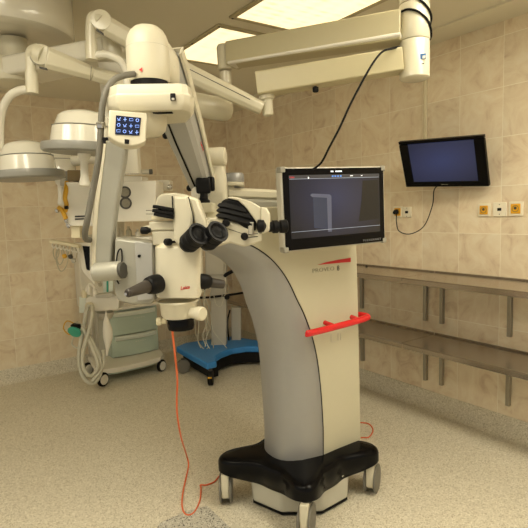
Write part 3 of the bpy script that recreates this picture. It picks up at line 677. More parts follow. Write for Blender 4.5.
# --- grey hose from dome to carriage
m = MB(); m.tube([at(134, 74, 1.66), at(124, 75.5, 1.62), at(114, 80, 1.6), at(106.5, 90, 1.58), at(102.5, 105, 1.57), at(101, 125, 1.57), at(100, 145, 1.57), at(97.5, 165, 1.57), at(94, 185, 1.58), at(90, 205, 1.58), at(87, 222, 1.58), at(85, 233, 1.60), at(86, 239, 1.63), at(90, 240, 1.65)], .0098, 14); ho = m.build('cable_hose', 'hose', t)
MB().lathe(at(101, 125.5, 1.57), ZUP, [(.0135, -.009), (.0145, 0), (.0135, .009)], 16).build('hose_clip', 'chrome', ho)
m = MB(); m.box(at(105.5, 139, 1.57), R*.010, Fh*.006, ZUP*.004); m.box(at(104.5, 140.5, 1.565), R*.003, Fh*.004, ZUP*.009); m.build('hose_bracket', 'black', ho)

# ================================================================ ORANGE CABLE
pts = [at(172, 318, V+.13), at(172.5, 332, V+.17), at(175, 355, 1.85), at(177.3, 380, 1.98), at(176.8, 398, 2.08), at(177.3, 415, 2.16), at(181, 437, 2.3)]
fl = [(186.5, 455), (188.5, 465), (186, 478), (183, 492), (182, 505), (184.5, 513), (189.5, 515), (195, 511), (200, 500), (201, 488), (200.5, 485), (206, 485), (214, 482), (221, 476)]
fz = [.10, .03, .006]+[.005]*11
m = MB(); m.tube(pts+[atz(x, y, z) for (x, y), z in zip(fl, fz)]+[wheels[0]+R*.01+Fh*.06+ZUP*.03, wheels[0]+R*.03+Fh*.05+ZUP*.17], .0043, 8)
o = m.build('orange_cable', 'orange'); tag(o, 'orange cable hanging from the microscope optics and looping on the floor', 'cable')

m = MB(); m.tube([CP(.24, .2, .262), CP(.30, .2, .262), CP(.36, .22, .2), atz(356, 437.5, .03), atz(363, 437.5, .005), atz(369, 437, .005), atz(373, 430, .005), atz(369, 424, .005), atz(361, 422.5, .005), atz(350, 421, .005)], .0043, 8)
o = m.build('orange_cable', 'orange'); tag(o, 'small loop of orange cable on the floor behind the right side of the microscope column', 'cable')
# ================================================================ FLOOR MAT
q = [atz(207, 506.5, 0), atz(236, 534, 0), atz(205, 575, 0), atz(140, 560, 0), atz(160, 524, 0), atz(186, 512, 0)]
o = MB().prism([p+ZUP*.001 for p in q], ZUP*.004).build('floor_mat', 'mat'); tag(o, 'grey speckled mat lying on the floor at the bottom edge', 'mat')

# ================================================================ CEILING LAMP BOOM (right)
def VC(x, y, v): return at(x, y, v)
cb = at(414.5, 40, 2.3)
t = BM = thing('ceiling_boom', 'cream ceiling mounted boom column with two long beams and a black cable coiled round it', 'boom', Vector((cb.x, cb.y, H)))
def zc(y): return at(414.5, y, 2.3).z
cx = Vector((cb.x, cb.y, 0))
m = MB().lathe(cx+ZUP*zc(4), ZUP, [(.064, 0), (.064, H-.001-zc(4))], 40); m.build('column', 'boom', t)
m = MB().lathe(cx+ZUP*zc(41), ZUP, [(.064, 0), (.066, .003), (.066, zc(5)-zc(41)-.003), (.064, zc(5)-zc(41))], 40); m.build('upper_joint', 'boom', t)
m = MB().lathe(cx+ZUP*zc(79), ZUP, [(.05, -.006), (.062, 0), (.065, .004), (.065, zc(41.5)-zc(79)-.003), (.063, zc(41.5)-zc(79))], 40); lj = m.build('lower_joint', 'boom', t)
m = MB().lathe(cx+ZUP*(H-.05), ZUP, [(.12, 0), (.14, .02), (.14, .0495)], 40); m.build('ceiling_flange', 'boom', t)
fd = (CAM-cb); fd.z = 0; fd.normalize(); fr_ = ZUP.cross(fd)*1
q0 = cx+(fd*.85+fr_*.5).normalized()*.0655+ZUP*zc(61)
m = MB(); m.box(q0, fr_*.014, ZUP*.011, fd*.004); m.build('sticker', 'bluepr', lj); m = MB(); m.box(q0+fr_*.006-ZUP*.004, fr_*.006, ZUP*.006, fd*.0055); m.build('sticker', 'white', lj)
m = MB(); m.box(q0-ZUP*.030, fr_*.007, ZUP*.002, fd*.001); m.build('sticker', 'dkpr', lj)
# black cable coiled and dropping to the microscope screen
def coil(a, z): return cx+(fd*math.cos(a)+fr_*math.sin(a))*.0705+ZUP*z
mtop = at(318.5, 169, 2.13)-n*.05
cp_ = [coil(-.7+.45*i, zc(-6)+(zc(24)-zc(-6))*min(1, i/5.5)) for i in range(6)]+[coil(2.2, zc(27)), coil(2.9, zc(24)), coil(3.6, zc(20)), coil(4.4, zc(16)), coil(5.1, zc(14)), coil(5.75, zc(13.5)), coil(6.28, zc(16)), coil(6.7, zc(20)), coil(7.2, zc(26)), coil(7.7, zc(34)), coil(8.3, zc(40)), coil(9.2, zc(46)), coil(10.2, zc(48)), coil(11.0, zc(48)), coil(11.6, zc(48))-fr_*.006]
cp_ += [at(390, 49, 2.22), at(382, 52, 2.2), at(373, 63, 2.18), at(362, 82, 2.16), at(350, 105, 2.15), at(340, 127, 2.14), at(329, 148, 2.14), at(321, 163, 2.16), mtop]
o = MB().tube(cp_, .0048, 8).build('black_cable', 'blackmat'); tag(o, 'black cable coiled round the boom column and sagging down to the microscope screen', 'cable')
# beams
m = MB(); m.beam(at(402, 27.5, 2.3), at(230, 55.5, 2.66), Fh, .11, .128, .10, .116, .05); ub_ = m.build('upper_beam', 'beamc', t, bevel=.008)
m = MB(); m.beam(at(402, 37.5, 2.29), at(232, 65, 2.645), Fh, .105, .018, .098, .014, .3); m.build('beam_rail', 'white', ub_)
e0 = at(223.5, 45, 2.66); e1 = at(225.3, 70, 2.66)
MB().lathe(e1, e0-e1, [(.033, 0), (.037, .004), (.037, (e0-e1).length-.012), (.03, (e0-e1).length), (.002, (e0-e1).length+.002)], 30).build('end_joint', 'boom', ub_)
m = MB(); L0 = at(402, 61, 2.3); L1 = at(258, 85, 2.42); ax_ = (L1-L0).normalized()
m.beam(L0, L1, Fh, .105, .098, .10, .104, .05); lb = m.build('lower_beam', 'beamc', t, bevel=.008)
m = MB(); e0 = at(266, 90, 2.42); e1 = at(267, 100, 2.42); m.lathe(e1, e0-e1, [(.032, 0), (.036, .004), (.036, (e0-e1).length)], 28); m.build('end_joint', 'boom', lb)
MB().lathe(at(315.5, 86, 2.36), -ZUP, [(.006, -.01), (.006, .004), (.014, .006), (.014, .024), (.01, .028)], 16).build('brake_knob', 'black', lb)

# --- lamp arms
def lamp_head(c, rr, tilt, label, drop, knob=True):
    tl = thing('surgical_lamp', label, 'surgical lamp', c, 'surgical lamps hanging from the ceiling boom')
    a = (ZUP+tilt).normalized()
    MB().lathe(c, a, [(.002, -.006), (rr*.96, -.004), (rr*.99, 0), (rr, .008), (rr*1.0, .026), (rr*.985, .032), (rr*.80, .034)], 48).build('rim', 'grey', tl)
    b = MB().lathe(c+a*.026, a, [(rr*.80, 0), (rr*.78, .02), (rr*.735, .074), (rr*.70, .078), (rr*.60, .122), (rr*.5, .136), (rr*.3, .146), (rr*.1, .149), (.001, .1495)], 48).build('lamp_shell', 'lampw', tl, ang=40)
    MB().lathe(c+a*.105, a, [(rr*.725, -.002), (rr*.742, 0), (rr*.72, .002)], 48).build('shell_seam', 'grey', b)
    MB().lathe(c, -a, [(rr*.9, .003), (rr*.9, .006), (.002, .008)], 40).build('lamp_glass', 'grey', tl)
    if knob:
        MB().lathe(c-a*.004, -a, [(.028, 0), (.026, .02), (.016, .035), (.0165, .10), (.022, .125), (.022, .14), (.01, .147)], 24).build('sterile_handle', 'white', tl)
    return tl
LB = at(84, 152, 2.22); LA = at(29, 178.5, 2.42); LC = at(60, 178.5, 2.86)
tB = lamp_head(LB, .175, R*.06-Fh*.02, 'nearest surgical lamp head beside the grey hose, highest of the cluster', 0)
tA = lamp_head(LA, .165, -R*.04, 'surgical lamp head cut by the left edge of the photo', 0, False)
tC = lamp_head(LC, .115, R*0.0, 'smaller surgical lamp head behind the other two, mostly hidden', 0)
# arm chain of lamp A (from the upper beam)
V0, V1 = at(225.5, 72, 2.66), at(227.5, 110, 2.66)
m = MB().cyl(V0, V1, .030, .028); m.build('drop_tube', 'boom', t)
A_, B_ = at(229, 111, 2.66), at(193, 104, 2.58)
m = MB(); m.lathe(A_, B_-A_, [(.015, -.012), (.04, -.008), (.052, .006), (.056, .03), (.058, .05), (.058, (B_-A_).length)], 32); m.build('elbow', 'boom', t)
C_ = at(46, 58, 2.22)
m = MB(); m.beam(B_, at(92, 73.5, 2.32), Fh, .075, .10, .055, .062, .3); m.beam(at(92, 73.5, 2.32), C_, Fh, .055, .062, .07, .095, .3); m.build('spring_arm', 'boom', t, bevel=.004)
m = MB().tube([at(91.3, 66.5, 2.29), at(90.5, 80.5, 2.29)], .0012, 6, 0); m.build('arm_seam', 'dkgrey', t)
m = MB().lathe(at(43.5, 57, 2.26), -Fh+R*.1, [(.046, -.03), (.047, .02), (.044, .036), (.04, .039), (.01, .04)], 36); jt = m.build('lamp_joint', 'boom', t)
m = MB().lathe(at(43.5, 57, 2.26)+(-Fh)*.036, -Fh+R*.1, [(.0445, -.001), (.0455, .0), (.0445, .001)], 36); m.build('joint_ring', 'greypr', jt)
m = MB(); m.tube([at(43, 56, 2.24), at(35, 53, 2.24), at(31, 56, 2.24), at(31, 64, 2.24), at(31.5, 80, 2.24), at(32, 93, 2.24)], lambda f: .040 if f < .2 else (.036-.014*min(1, (f-.2)*4)), 20); m.build('lamp_elbow', 'boom', t)
m = MB(); m.tube([at(31.5, 72, 2.24), at(32.3, 93.5, 2.24)], .0265, 20, 0); m.build('sleeve', 'boom', t)
m = MB().box(at(43.5, 68.5, 2.21), R*.015+ZUP*-.004, Fh*.006, ZUP*.004); m.build('lock_pin', 'dkgrey', jt)
m = MB(); m.tube([at(31, 90, 2.24), at(22, 90, 2.25), at(11, 95, 2.27), at(3, 108, 2.3), at(0, 125, 2.33), at(0, 145, 2.36), at(-1, 160, 2.4), at(5, 166, 2.42)], .018, 14); m.build('lamp_yoke', 'lampw', t)
# arm chain of lamp B (from the lower beam)
m = MB().lathe(at(268, 115, 2.42), at(267, 96, 2.42)-at(268, 115, 2.42), [(.018, -.004), (.024, 0), (.026, .01), (.026, .095)], 24); m.build('elbow', 'boom', t)
m = MB(); m.beam(at(262, 108.5, 2.42), at(180, 69, 2.36), Fh, .075, .058, .075, .082, .28); m.beam(at(180, 69, 2.36), at(104, 24.5, 2.26), Fh, .075, .082, .07, .08, .28); m.build('spring_arm', 'boom', t, bevel=.004)
m = MB().tube([at(250, 99.5, 2.36), at(184, 66.5, 2.30), at(176, 62.5, 2.29)], .0018, 6, 0); m.build('arm_seam', 'dkgrey', t)
m = MB().lathe(at(102, 22.5, 2.26), -Fh+R*.2, [(.044, -.03), (.045, .02), (.041, .036), (.01, .038)], 36); j2 = m.build('lamp_joint', 'boom', t)
m = MB().box(at(100, 32, 2.21), R*.013-ZUP*.009, Fh*.006, ZUP*.005); m.build('lock_pin', 'dkgrey', j2)
m = MB(); m.tube([at(101, 22, 2.25), at(96, 18, 2.25), at(92, 20, 2.25), at(91, 28, 2.25), at(91, 40, 2.25), at(91.5, 52, 2.25)], lambda f: .036-.013*min(1, f*2.2), 20); m.build('lamp_elbow', 'boom', t)
m = MB(); m.tube([at(91.2, 44, 2.25), at(91.8, 60, 2.25)], .0265, 20, 0); m.build('sleeve', 'boom', t)
m = MB(); m.tube([at(92, 56, 2.25), at(103, 54.5, 2.25), at(114, 57, 2.25), at(122, 63, 2.26), at(126.5, 75, 2.27), at(127, 95, 2.27), at(126, 120, 2.27), at(123, 140, 2.25), at(117, 147, 2.24)], .016, 14); m.build('lamp_yoke', 'lampw', t)
# ================================================================ CEILING PENDANT (left)
def zl(y, v=2.6): return at(13, y, v).z
pcx = at(6, 40, 2.6); pcx = Vector((pcx.x, pcx.y, 0))
t = thing('ceiling_pendant', 'cream ceiling pendant with round canopy and a hanging service head with gas outlets', 'ceiling pendant', pcx+ZUP*H)
m = MB().lathe(pcx+ZUP*2.375, ZUP, [(.02, .03), (.22, .022), (.30, .012), (.318, .02), (.325, .04), (.325, H-.0005-2.375)], 64); cn = m.build('canopy', 'lampw', t)
for x, y in ((24.5, 30.5), (31, 3.5)):
    m = MB().lathe(at(x, y, 2.42 if y > 20 else 2.36), -ZUP, [(.008, -.03), (.009, 0), (.006, .006)], 12); 
m = MB().box(pcx+ZUP*2.40+R*.06-Fh*.27, R*.013, Fh*.02, ZUP*.006); m.build('vent_slot', 'black', cn)
m = MB().lathe(pcx+ZUP*2.27+R*.035, ZUP, [(.065, 0), (.065, .12)], 32); m.build('neck', 'boom', t)
m = MB().lathe(pcx+ZUP*2.165+R*.02, ZUP, [(.09, 0), (.115, .008), (.12, .03), (.12, .10), (.108, .118), (.066, .122)], 40); m.build('hub', 'boom', t)
dr = at(114, 55, 2.42)
b0 = pcx+ZUP*2.235+R*.05; b1 = Vector((dr.x, dr.y, 2.26))
m = MB(); m.beam(b0, b1, Fh, .24, .09, .17, .09, .12); m.build('pendant_arm', 'lampw', t, bevel=.006)
m = MB().lathe(Vector((dr.x, dr.y, 2.2)), ZUP, [(.06, 0), (.078, .006), (.08, .02), (.08, .15), (.07, .16), (.002, .162)], 36); m.build('arm_drum', 'boom', t)
sh = at(124, 180, 2.62)
m = MB(); m.loft([[Vector((p.x, p.y, z))+R*(a*.078+.012)+Fh*b_*.05 for a, b_ in ((-1, -.6), (-.6, -1), (.6, -1), (1, -.6), (1, .6), (.6, 1), (-.6, 1), (-1, .6))] for p, z in ((dr+Fh*.0, 2.21), (at(122, 176, 2.5), 1.70))]); m.build('drop_column', 'lampw', t)
Vs = 2.6
def wbox(x0, x1, y0, y1, v, d, name, mt, par, bev=.004, tilt=0):
    return MB().prism([at(x0, y0, v), at(x1, y0-tilt, v), at(x1, y1-tilt, v), at(x0, y1, v)], Fh*d).build(name, mt, par, bevel=bev)
hd = wbox(114, 156, 181.5, 222, Vs, .2, 'service_head', 'white', t, .005, 1)
for x, y in ((125, 192.3), (125.8, 203.2)):
    g = MB().lathe(at(x, y, Vs-.001), -Fh, [(.031, 0), (.031, .004), (.029, .008), (.024, .008), (.023, .004), (.001, .004)], 28).build('gas_outlet', 'dkgrey', hd)
    MB().lathe(at(x, y, Vs-.005), -Fh, [(.022, 0), (.022, .002), (.015, .0025), (.015, .005), (.002, .006)], 24).build('outlet_face', 'gauge', g)
m = MB(); m.tube([at(121, 162, 2.52), at(100, 158, 2.7), at(78, 160, 2.84), at(64, 164, 2.86)], .03, 14); m.build('lamp_support', 'lampw', t)
wbox(65.5, 93, 182, 226, Vs, .16, 'side_box', 'white', t)
m = MB()
for y in (216.3, 219): m.box(at(80, y, Vs-.002), R*.026, Fh*.002, ZUP*.0035)
m.build('slot', 'black', t)
wbox(71, 80, 226, 238, Vs+.03, .05, 'side_foot', 'ivory', t)
wbox(120, 142, 175.8, 182, Vs+.01, .14, 'top_plate', 'white', t)
m = MB(); m.cyl(at(96, 173, Vs), at(150, 171.8, Vs), .0125); hb = m.build('rail_bar', 'canis', t)
MB().cyl(at(149.5, 171.8, Vs), at(152.3, 171.7, Vs), .0135).build('end_cap', 'dkgrey', hb)
wbox(67, 80, 170, 181, Vs+.04, .1, 'tray', 'brown', t); wbox(60, 66, 178, 186, Vs+.05, .06, 'rail_end', 'canis', t)
wbox(157, 170, 180, 190.5, Vs+.3, .1, 'suction_box', 'white', t); m = MB(); m.cyl(at(168, 187, Vs+.28), at(172, 187, Vs+.28), .014); m.build('suction_valve', 'chrome', t)
# gas hoses on the left side
m = MB(); m.tube([at(67, 182, Vs+.02), at(66, 190, Vs), at(65, 198, Vs), at(66.5, 205, Vs), at(65, 212, Vs)], .012, 10); m.tube([at(58, 207.5, Vs-.01), at(61, 209, Vs-.01), at(63.5, 213, Vs-.01), at(66, 219, Vs-.01)], .011, 10); gh = m.build('gas_hose', 'yel2', t)
for x, y, q in ((57, 210.5, .010), (66, 221, .008), (68, 226, .008)): MB().lathe(at(x, y, Vs-.012), R*.5-ZUP, [(q*.6, -.01), (q, -.006), (q, .008), (q*.5, .012)], 14).build('hose_connector', 'chrome', gh)
MB().lathe(at(66.5, 207.5, Vs-.02), R, [(.009, -.008), (.009, .008)], 14).build('hose_plug', 'black', gh)
# shelf with small items under the service head
sh_ = wbox(113, 154, 237, 240, Vs+.06, .22, 'tray_shelf', 'white', t, .003)
for i, (x, hgt, q) in enumerate(((121, .05, .014), (129, .06, .016), (138, .045, .014))):
    t2 = MB().lathe(at(x, 237.2, Vs+.14), ZUP, [(q, 0), (q, hgt*.6), (q*.4, hgt*.8), (q*.4, hgt)], 16).build('bottle', ('white', 'wire', 'white')[i])
    tag(t2, ('small white bottle on the pendant tray, leftmost', 'small beige bottle on the pendant tray, in the middle', 'small white bottle on the pendant tray, rightmost')[i], 'bottle', 'bottles on the pendant tray')
wbox(113.5, 117, 221, 240, Vs+.08, .15, 'tray_side', 'white', t, .003)

# ================================================================ MONITOR EDGE-ON AND CABLE RAIL
Vm = 3.3
t = thing('patient_monitor', 'white patient monitor seen nearly edge on beside the hanging cable hooks', 'monitor', at(86, 290, Vm))
m = MB(); m.prism([at(x, y, Vm) for x, y in ((77.5, 243), (91, 242.5), (95, 285), (84, 273.5), (81, 268))], Fh*.12); mm = m.build('housing', 'white', t, bevel=.006)
m = MB(); m.prism([at(x, y, Vm-.004) for x, y in ((82.5, 246), (89.5, 246.5), (89.5, 270.5), (86.5, 269.5))], Fh*.005); m.build('screen', 'gloss', mm, smooth=False)
m = MB(); m.tube([at(86, 243, Vm+.05), at(87, 238, Vm+.05), at(92, 236, Vm+.1)], .012, 8); m.tube([at(90, 270, Vm+.08), at(97, 276, Vm+.3), at(100, 285, Vm+.7)], .015, 8); m.build('support_arm', 'canis', mm)
t = thing('cable_rail', 'beige hook rail with coiled monitoring cables hanging left of the white monitor', 'cable rail', at(65, 262, Vm))
m = MB(); m.beam(at(51, 241, Vm-.03), at(80, 246.3, Vm-.03), Fh, .05, .022); rl = m.build('rail', 'ivory', t, bevel=.003)
for k in range(8):
    x = 53+k*3.8; y = 242.5+k*.7
    m = MB(); m.tube([at(x, y, Vm-.02), at(x-.8, y+3, Vm-.04), at(x+.6, y+5.5, Vm-.05), at(x+1.8, y+4, Vm-.05)], .0048, 8); m.build('hook', 'white', rl)
random.seed(3)
for k, (x, w_, dp, mt) in enumerate(((56, 3, 14, 'wire'), (60, 4, 19, 'wire'), (65, 3.5, 12, 'wire'), (70, 3.2, 10, 'tubew'), (62, 6, 24, 'wire'), (74, 3, 13, 'wire'))):
    m = MB(); y = 245+k*.5
    m.tube([at(x-w_*.5, y, Vm-.03), at(x-w_, y+dp*.5, Vm-.03), at(x-w_*.3, y+dp, Vm-.03), at(x+w_*.6, y+dp*.85, Vm-.03), at(x+w_, y+dp*.4, Vm-.03), at(x+w_*.4, y, Vm-.03)], .0036, 6); m.build('hanging_cable', mt, t)
for x, y, mt in ((64.5, 256, 'yel2'), (70.5, 256.5, 'dkgrey'), (73.5, 260.5, 'canis')):
    MB().lathe(at(x, y, Vm-.04), R*.3-ZUP, [(.006, -.014), (.014, -.01), (.014, .01), (.006, .016)], 12).build('cable_connector', mt, t)

# ================================================================ ANAESTHESIA MACHINE
Va = 4.33; yw = 35
bc = atz(132, 372, 0); bc = Vector((bc.x, bc.y, 0))
t = thing('anaesthesia_machine', 'pale green anaesthesia machine with two drawers on a white wheeled base', 'anaesthesia machine', bc)
aR = (R*math.cos(math.radians(yw))+Fh*math.sin(math.radians(yw))); aF = (-R*math.sin(math.radians(yw))+Fh*math.cos(math.radians(yw)))
fb = atz(112.5, 357.5, .155)   # front bottom-left of the drawers (room point)
def AP(a, d, z): return Vector((fb.x, fb.y, 0))+aR*a+aF*d+ZUP*z
def ab(a0, a1, d0, d1, z0, z1): return MB().box(AP((a0+a1)/2, (d0+d1)/2, (z0+z1)/2), aR*((a1-a0)/2), aF*((d1-d0)/2), ZUP*((z1-z0)/2))
Wd = .47
def plat(z, k=0): return [AP(a, d, z) for a, d in ((-.22-k, -.18), (-.20, -.27-k), (-.06, -.315-k), (.22, -.305-k), (.37+k, -.27-k), (.44+k, -.19), (.51+k, .10), (.51+k, .28), (.47, .34), (-.04, .34), (-.16-k, .25))]
m = MB(); m.loft([plat(.10), plat(.145, .0)]); m.build('base', 'white', t, bevel=.008)
m = MB(); m.loft([plat(.085, -.02), plat(.10, -.012)]); m.build('base_band', 'green', t)
ab(.0, Wd, .0, .32, .145, .60).build('cabinet', 'green', t, bevel=.008)
for z0, z1 in ((.152, .355), (.363, .585)):
    m = MB(); ring = []
    m.loft([[AP(a, -.003-.034*math.sin(PI*min(1, max(0, a/Wd)))**.7 if k else .02, z) for a, k in [(Wd*i/14, 1) for i in range(15)]+[(Wd, 0), (0, 0)]] for z in (z0, z1)])
    d = m.build('drawer', 'green', t, bevel=.004, ang=50)
    m = MB(); m.loft([[AP(a, -.006-.046*math.sin(PI*a/Wd)**.6-k, z) for a in [.03+(Wd-.06)*i/14 for i in range(15)]]+[AP(a, -.0, z) for a in (Wd-.03, .03)] for z, k in ((z1-.045, -.0), (z1-.03, .012), (z1-.008, .014), (z1, 0))]); m.build('drawer_pull', 'green2', d, ang=60)
    text('- - - - -', 'drawer_print', 'white', d, AP(Wd*.58, -.041, z1-.075), aR, ZUP, .006, width=.1)
wp = ab(-.02, Wd+.02, -.02, .36, .60, .63).build('worktop', 'white', t, bevel=.006)
ab(-.20, Wd, .18, .36, .63, 1.25).build('rear_cabinet', 'white', t, bevel=.01)
ab(-.13, .0, .12, .34, .145, .62).build('side_column', 'canis', t, bevel=.008)
def wheel(a, d, rr=.062, s='caster'):
    cs = MB().lathe(AP(a, d, rr), -aF+aR*.5, [(.01, -.014), (rr*.9, -.014), (rr, -.008), (rr, .008), (rr*.9, .014), (rr*.72, .015), (.02, .015)], 28).build('caster', 'blackmat', t)
    MB().lathe(AP(a, d, rr), -aF+aR*.5, [(rr*.72, .012), (rr*.70, .02), (.01, .022)], 24).build('hub_cap', 'white', cs)
    MB().cyl(AP(a, d+.02, rr), AP(a, d+.02, .10), .02).build('swivel', 'white', cs)
wheel(-.19, -.30); wheel(.38, -.26, .058); wheel(-.21, .10); wheel(.53, .28)
# absorber
def aq(x, y, v=4.12): return at(x, y, v)
ab1 = MB().prism([aq(x, y) for x, y in ((85, 299), (89, 296.5), (117, 296), (119.5, 299), (118.5, 309.5), (100, 311.5), (93, 310.5), (86, 308))], Fh*.16).build('absorber', 'white', t, bevel=.008)
MB().lathe(aq(90, 306), -Fh, [(.035, 0), (.036, .02), (.025, .032), (.003, .034)], 24).build('valve_dome', 'ivory', ab1)
MB().prism([aq(x, y, 4.1) for x, y in ((95, 295), (112, 293), (116, 296), (108, 298), (96, 298))], Fh*.1).build('absorber_lid', 'canis', ab1, bevel=.004)
MB().lathe(aq(105, 312, 4.2), -ZUP, [(.075, 0), (.07, .03), (.05, .06), (.01, .065)], 24).build('canister', 'canis', ab1)
wbox(79, 86, 297, 313, 4.25, .1, 'side_pod', 'green2', t)
for x, y, q in ((84, 291, .022), (89, 287, .018), (95, 290, .02)): MB().lathe(aq(x, y+3), ZUP, [(q, -.03), (q, .02), (q*.6, .035), (.003, .037)], 16).build('flow_valve', ('ivory', 'dkgrey', 'white')[int(x) % 3], ab1)
m = MB(); m.tube([aq(85, 293), aq(90, 284), aq(95, 288)], .012, 8); m.build('elbow_tube', 'white', ab1)
wbox(103, 113, 277, 294, 4.2, .05, 'flow_meter', 'green2', t); wbox(106.5, 108, 280, 292, 4.19, .012, 'flow_tube', 'teal', t, 0)
# breathing bag
m = MB(); rings = []
bgp = [(106, 311, .4), (106, 316, 1.2), (106.5, 322, 3.4), (107.5, 330, 4.9), (108, 337, 4.9), (108, 344, 3.2), (107.5, 349, 1.6), (107, 356, 1.0)]
P_ = [(x, y, w_) for x, y, w_ in bgp]
m.loft([[aq(x, y, 4.0)+R*(w_*.0082*math.cos(a))+Fh*(w_*.006*math.sin(a)) for a in [2*PI*i/16 for i in range(16)]] for x, y, w_ in P_]); m.build('breathing_bag', 'white', t)
# corrugated breathing hoses
def corr(pts, r0, name='breathing_hose', mt='tubew'):
    m = MB(); P = smooth_path(pts, 9); n_ = len(P)
    dense = []
    for i in range(n_-1):
        for k in range(2): dense.append(P[i].lerp(P[i+1], k/2))
    dense.append(P[-1])
    m.tube(dense, lambda f, N=len(dense): r0*(1+.10*math.cos(f*(N-1)*PI)), 12, 0); return m.build(name, mt, t, ang=80)
va = 4.0
corr([aq(88.5, 306, 4.05), aq(86, 312, va), aq(84, 325, va), aq(81, 340, va), aq(79, 355, va), aq(80, 368, va), aq(84, 378, va), aq(91, 383, va), aq(97, 380, va), aq(101, 370, va), aq(99, 356, va), aq(93, 343, va), aq(87, 333, va), aq(81, 326, va), aq(76, 323, va)], .0165)
corr([aq(92, 306, 4.05), aq(92.5, 313, va-.03), aq(90.5, 325, va-.03), aq(87, 338, va-.03), aq(83, 352, va-.03), aq(83, 366, va-.03), aq(88, 375, va-.03), aq(94, 374, va-.03), aq(98, 366, va-.03), aq(94, 352, va-.02), aq(88, 338, va-.02), aq(82, 328, va-.02), aq(77, 326, va-.02)], .0155)
corr([aq(103, 350, 4.02), aq(104, 362, 4.02), aq(98, 374, 3.98), aq(92, 381, 3.98)], .014)
mk = MB().lathe(aq(75, 331, va-.04), R*-.2-ZUP*.5-Fh*.8, [(.012, -.05), (.03, -.03), (.052, .0), (.056, .015), (.05, .02)], 20).build('face_mask', 'teal', t)
MB().lathe(aq(76, 327, va-.03), R*.2+ZUP, [(.04, -.01), (.044, .01), (.03, .026)], 16).build('mask_collar', 'black', mk)
m = MB(); m.tube([aq(75, 324, 4.1), aq(67, 321, 4.1), aq(63.5, 328, 4.1), aq(68, 334, 4.1), aq(74, 335, 4.1)], .005, 8); m.build('thin_yellow_tube', 'yel2', t)
m = MB(); m.tube([aq(74, 336, 4.1), aq(72, 344, 4.1), aq(78, 348, 4.1), aq(88, 345, 4.1)], .006, 8); m.build('sampling_tube', 'tubew', t)
m = MB(); m.tube([aq(91, 315, 4.15), aq(94, 335, 4.15), aq(92, 356, 4.15)], .012, 8); m.tube([aq(97, 313, 4.15), aq(98, 340, 4.15), aq(96, 356, 4.15)], .012, 8); m.build('gas_pipe', 'canis', t)

# ================================================================ BLUE BASED CART
bb = atz(220, 352, .17); t = thing('equipment_cart', 'equipment cart with a bright blue wheeled base and pale pillar behind the microscope', 'cart', Vector((bb.x, bb.y, 0)))
ol = [(176, 346.5), (186, 342.5), (232, 336), (266, 341.5), (266, 346.5), (246, 346.5), (232, 348.5), (221, 352.5), (215.5, 356), (216.5, 361), (207, 363.5)]
P_ = [atz(x, y, .19) for x, y in ol]
m = MB(); m.prism([p-ZUP*.06 for p in P_], ZUP*.06); m.build('base', 'blue', t, bevel=.012, seg=3, ang=25)
cc = sum(P_, Vector())/len(P_)
m = MB(); m.prism([(cc+(p-cc)*.86).xy.to_3d()+ZUP*.035 for p in P_], ZUP*.097); m.build('under_box', 'black', t)
def cwheel(x, y, rr=.062, ax=None, col='wheelg', mark=False):
    p = atz(x, y, 0); p = Vector((p.x, p.y, rr)); ax = ax or (-Fh)
    c_ = MB().lathe(p-ax.normalized()*.022, ax, [(.01, 0), (rr*.92, 0), (rr, .006), (rr, .038), (rr*.92, .044), (.01, .046)], 28).build('caster', col, t)
    MB().cyl(p+ZUP*.03, p+ZUP*.075, .018).build('swivel', 'dkgrey', c_)
    if mark: MB().box(p-Fh*(rr+.004)+ZUP*.022, R*.018, Fh*.003, ZUP*.006).build('brake_mark', 'yel2', c_)
cwheel(183.5, 373, .066, -Fh+R*.5); cwheel(211, 385, .066, R, 'black', True); cwheel(258, 361, .062, -Fh); cwheel(232, 350, .06, R)
def vbox(x0, x1, y0, y1, v, d, name, mt, bev=.006, par=None):
    return MB().prism([at(x0, y1, v), at(x1, y1, v), at(x1-.0, y0, v), at(x0-.6, y0, v)], Fh*d).build(name, mt, par or t, bevel=bev)
pz = atz(218, 347, .17); vp = (pz-CAM).dot(Fh)
main = vbox(211, 226.5, 252, 348, vp, .12, 'pillar', 'canis', .01)
vbox(205.5, 224, 243, 275, vp-.03, .16, 'control_unit', 'canis', .008)
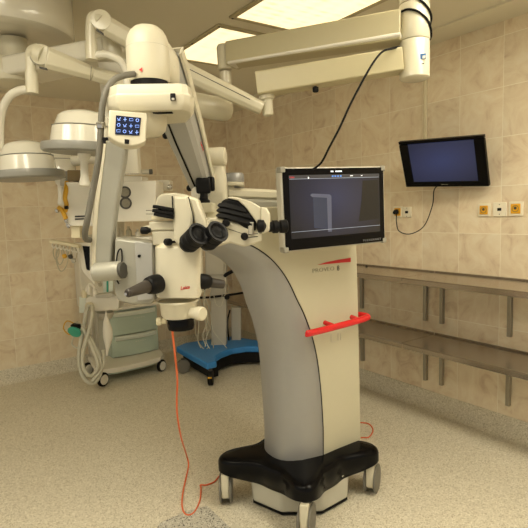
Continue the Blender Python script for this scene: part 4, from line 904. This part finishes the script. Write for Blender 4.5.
m = MB(); m.tube([at(198, 298, vp-.04), at(212, 297, vp-.05), at(232, 294.5, vp-.02), at(248, 292, vp+.1)], .011, 8); m.tube([at(224, 276, vp), at(231, 272, vp), at(240, 268, vp)], .018, 8); m.build('accessory_rail', 'black', t)
for x, y in ((200, 268), (227, 297), (203, 288)): MB().lathe(at(x, y, vp-.06), -Fh, [(.024, -.02), (.026, .01), (.012, .02)], 14).build('clamp', 'black', t)
cz = atz(236, 342, .17); vc = (cz-CAM).dot(Fh)
vbox(231.5, 241, 307.5, 343, vc, .09, 'canister', 'canis', .008)
m = MB(); m.tube([at(230, 310, vc), at(227.5, 322, vc), at(229, 342, vc)], .008, 8); m.build('canister_tube', 'black', t)
random.seed(5)
vw = vp-.12
wires = [[(200, 290), (198, 305), (199, 325), (198, 340), (201, 348)], [(203, 292), (206, 305), (207, 322), (212, 338), (214, 352)], [(208, 284), (203, 300), (208, 318), (203, 335), (206, 346)],
         [(213, 285), (222, 292), (219, 303), (210, 300), (212, 288)], [(206, 300), (211, 315), (213, 330), (222, 342), (229, 352), (229, 362), (222, 368)], [(197, 300), (195, 318), (197, 338), (204, 349), (209, 347)],
         [(214, 296), (216, 304), (221, 306), (224, 297)], [(204, 286), (212, 290), (218, 286), (223, 291)], [(201, 282), (205, 296), (203, 312), (207, 330), (205, 347)], [(215, 278), (219, 284), (226, 283), (229, 290), (224, 296)], [(199, 296), (204, 315), (210, 326), (206, 340), (210, 349)], [(198, 262), (203, 270), (200, 280), (208, 284)]]
for k, wv in enumerate(wires):
    m = MB(); m.tube([at(x, y, vw+(.02 if y < 340 else 0)) for x, y in wv], .0042, 6); m.build('tubing', ('tubew', 'wire', 'tubew', 'canis')[k % 4], t)

# ================================================================ RENDER SETTINGS
w = bpy.data.worlds.new('world'); sc.world = w; w.use_nodes = True
w.node_tree.nodes['Background'].inputs[0].default_value = (1, .92, .76, 1); w.node_tree.nodes['Background'].inputs[1].default_value = .58
sc.view_settings.view_transform = 'Standard'; sc.view_settings.look = 'None'; sc.view_settings.gamma = 1; sc.view_settings.exposure = .08
sc.view_settings.use_curve_mapping = False
sc.cycles.max_bounces = 8; sc.cycles.diffuse_bounces = 5; sc.cycles.use_denoising = True
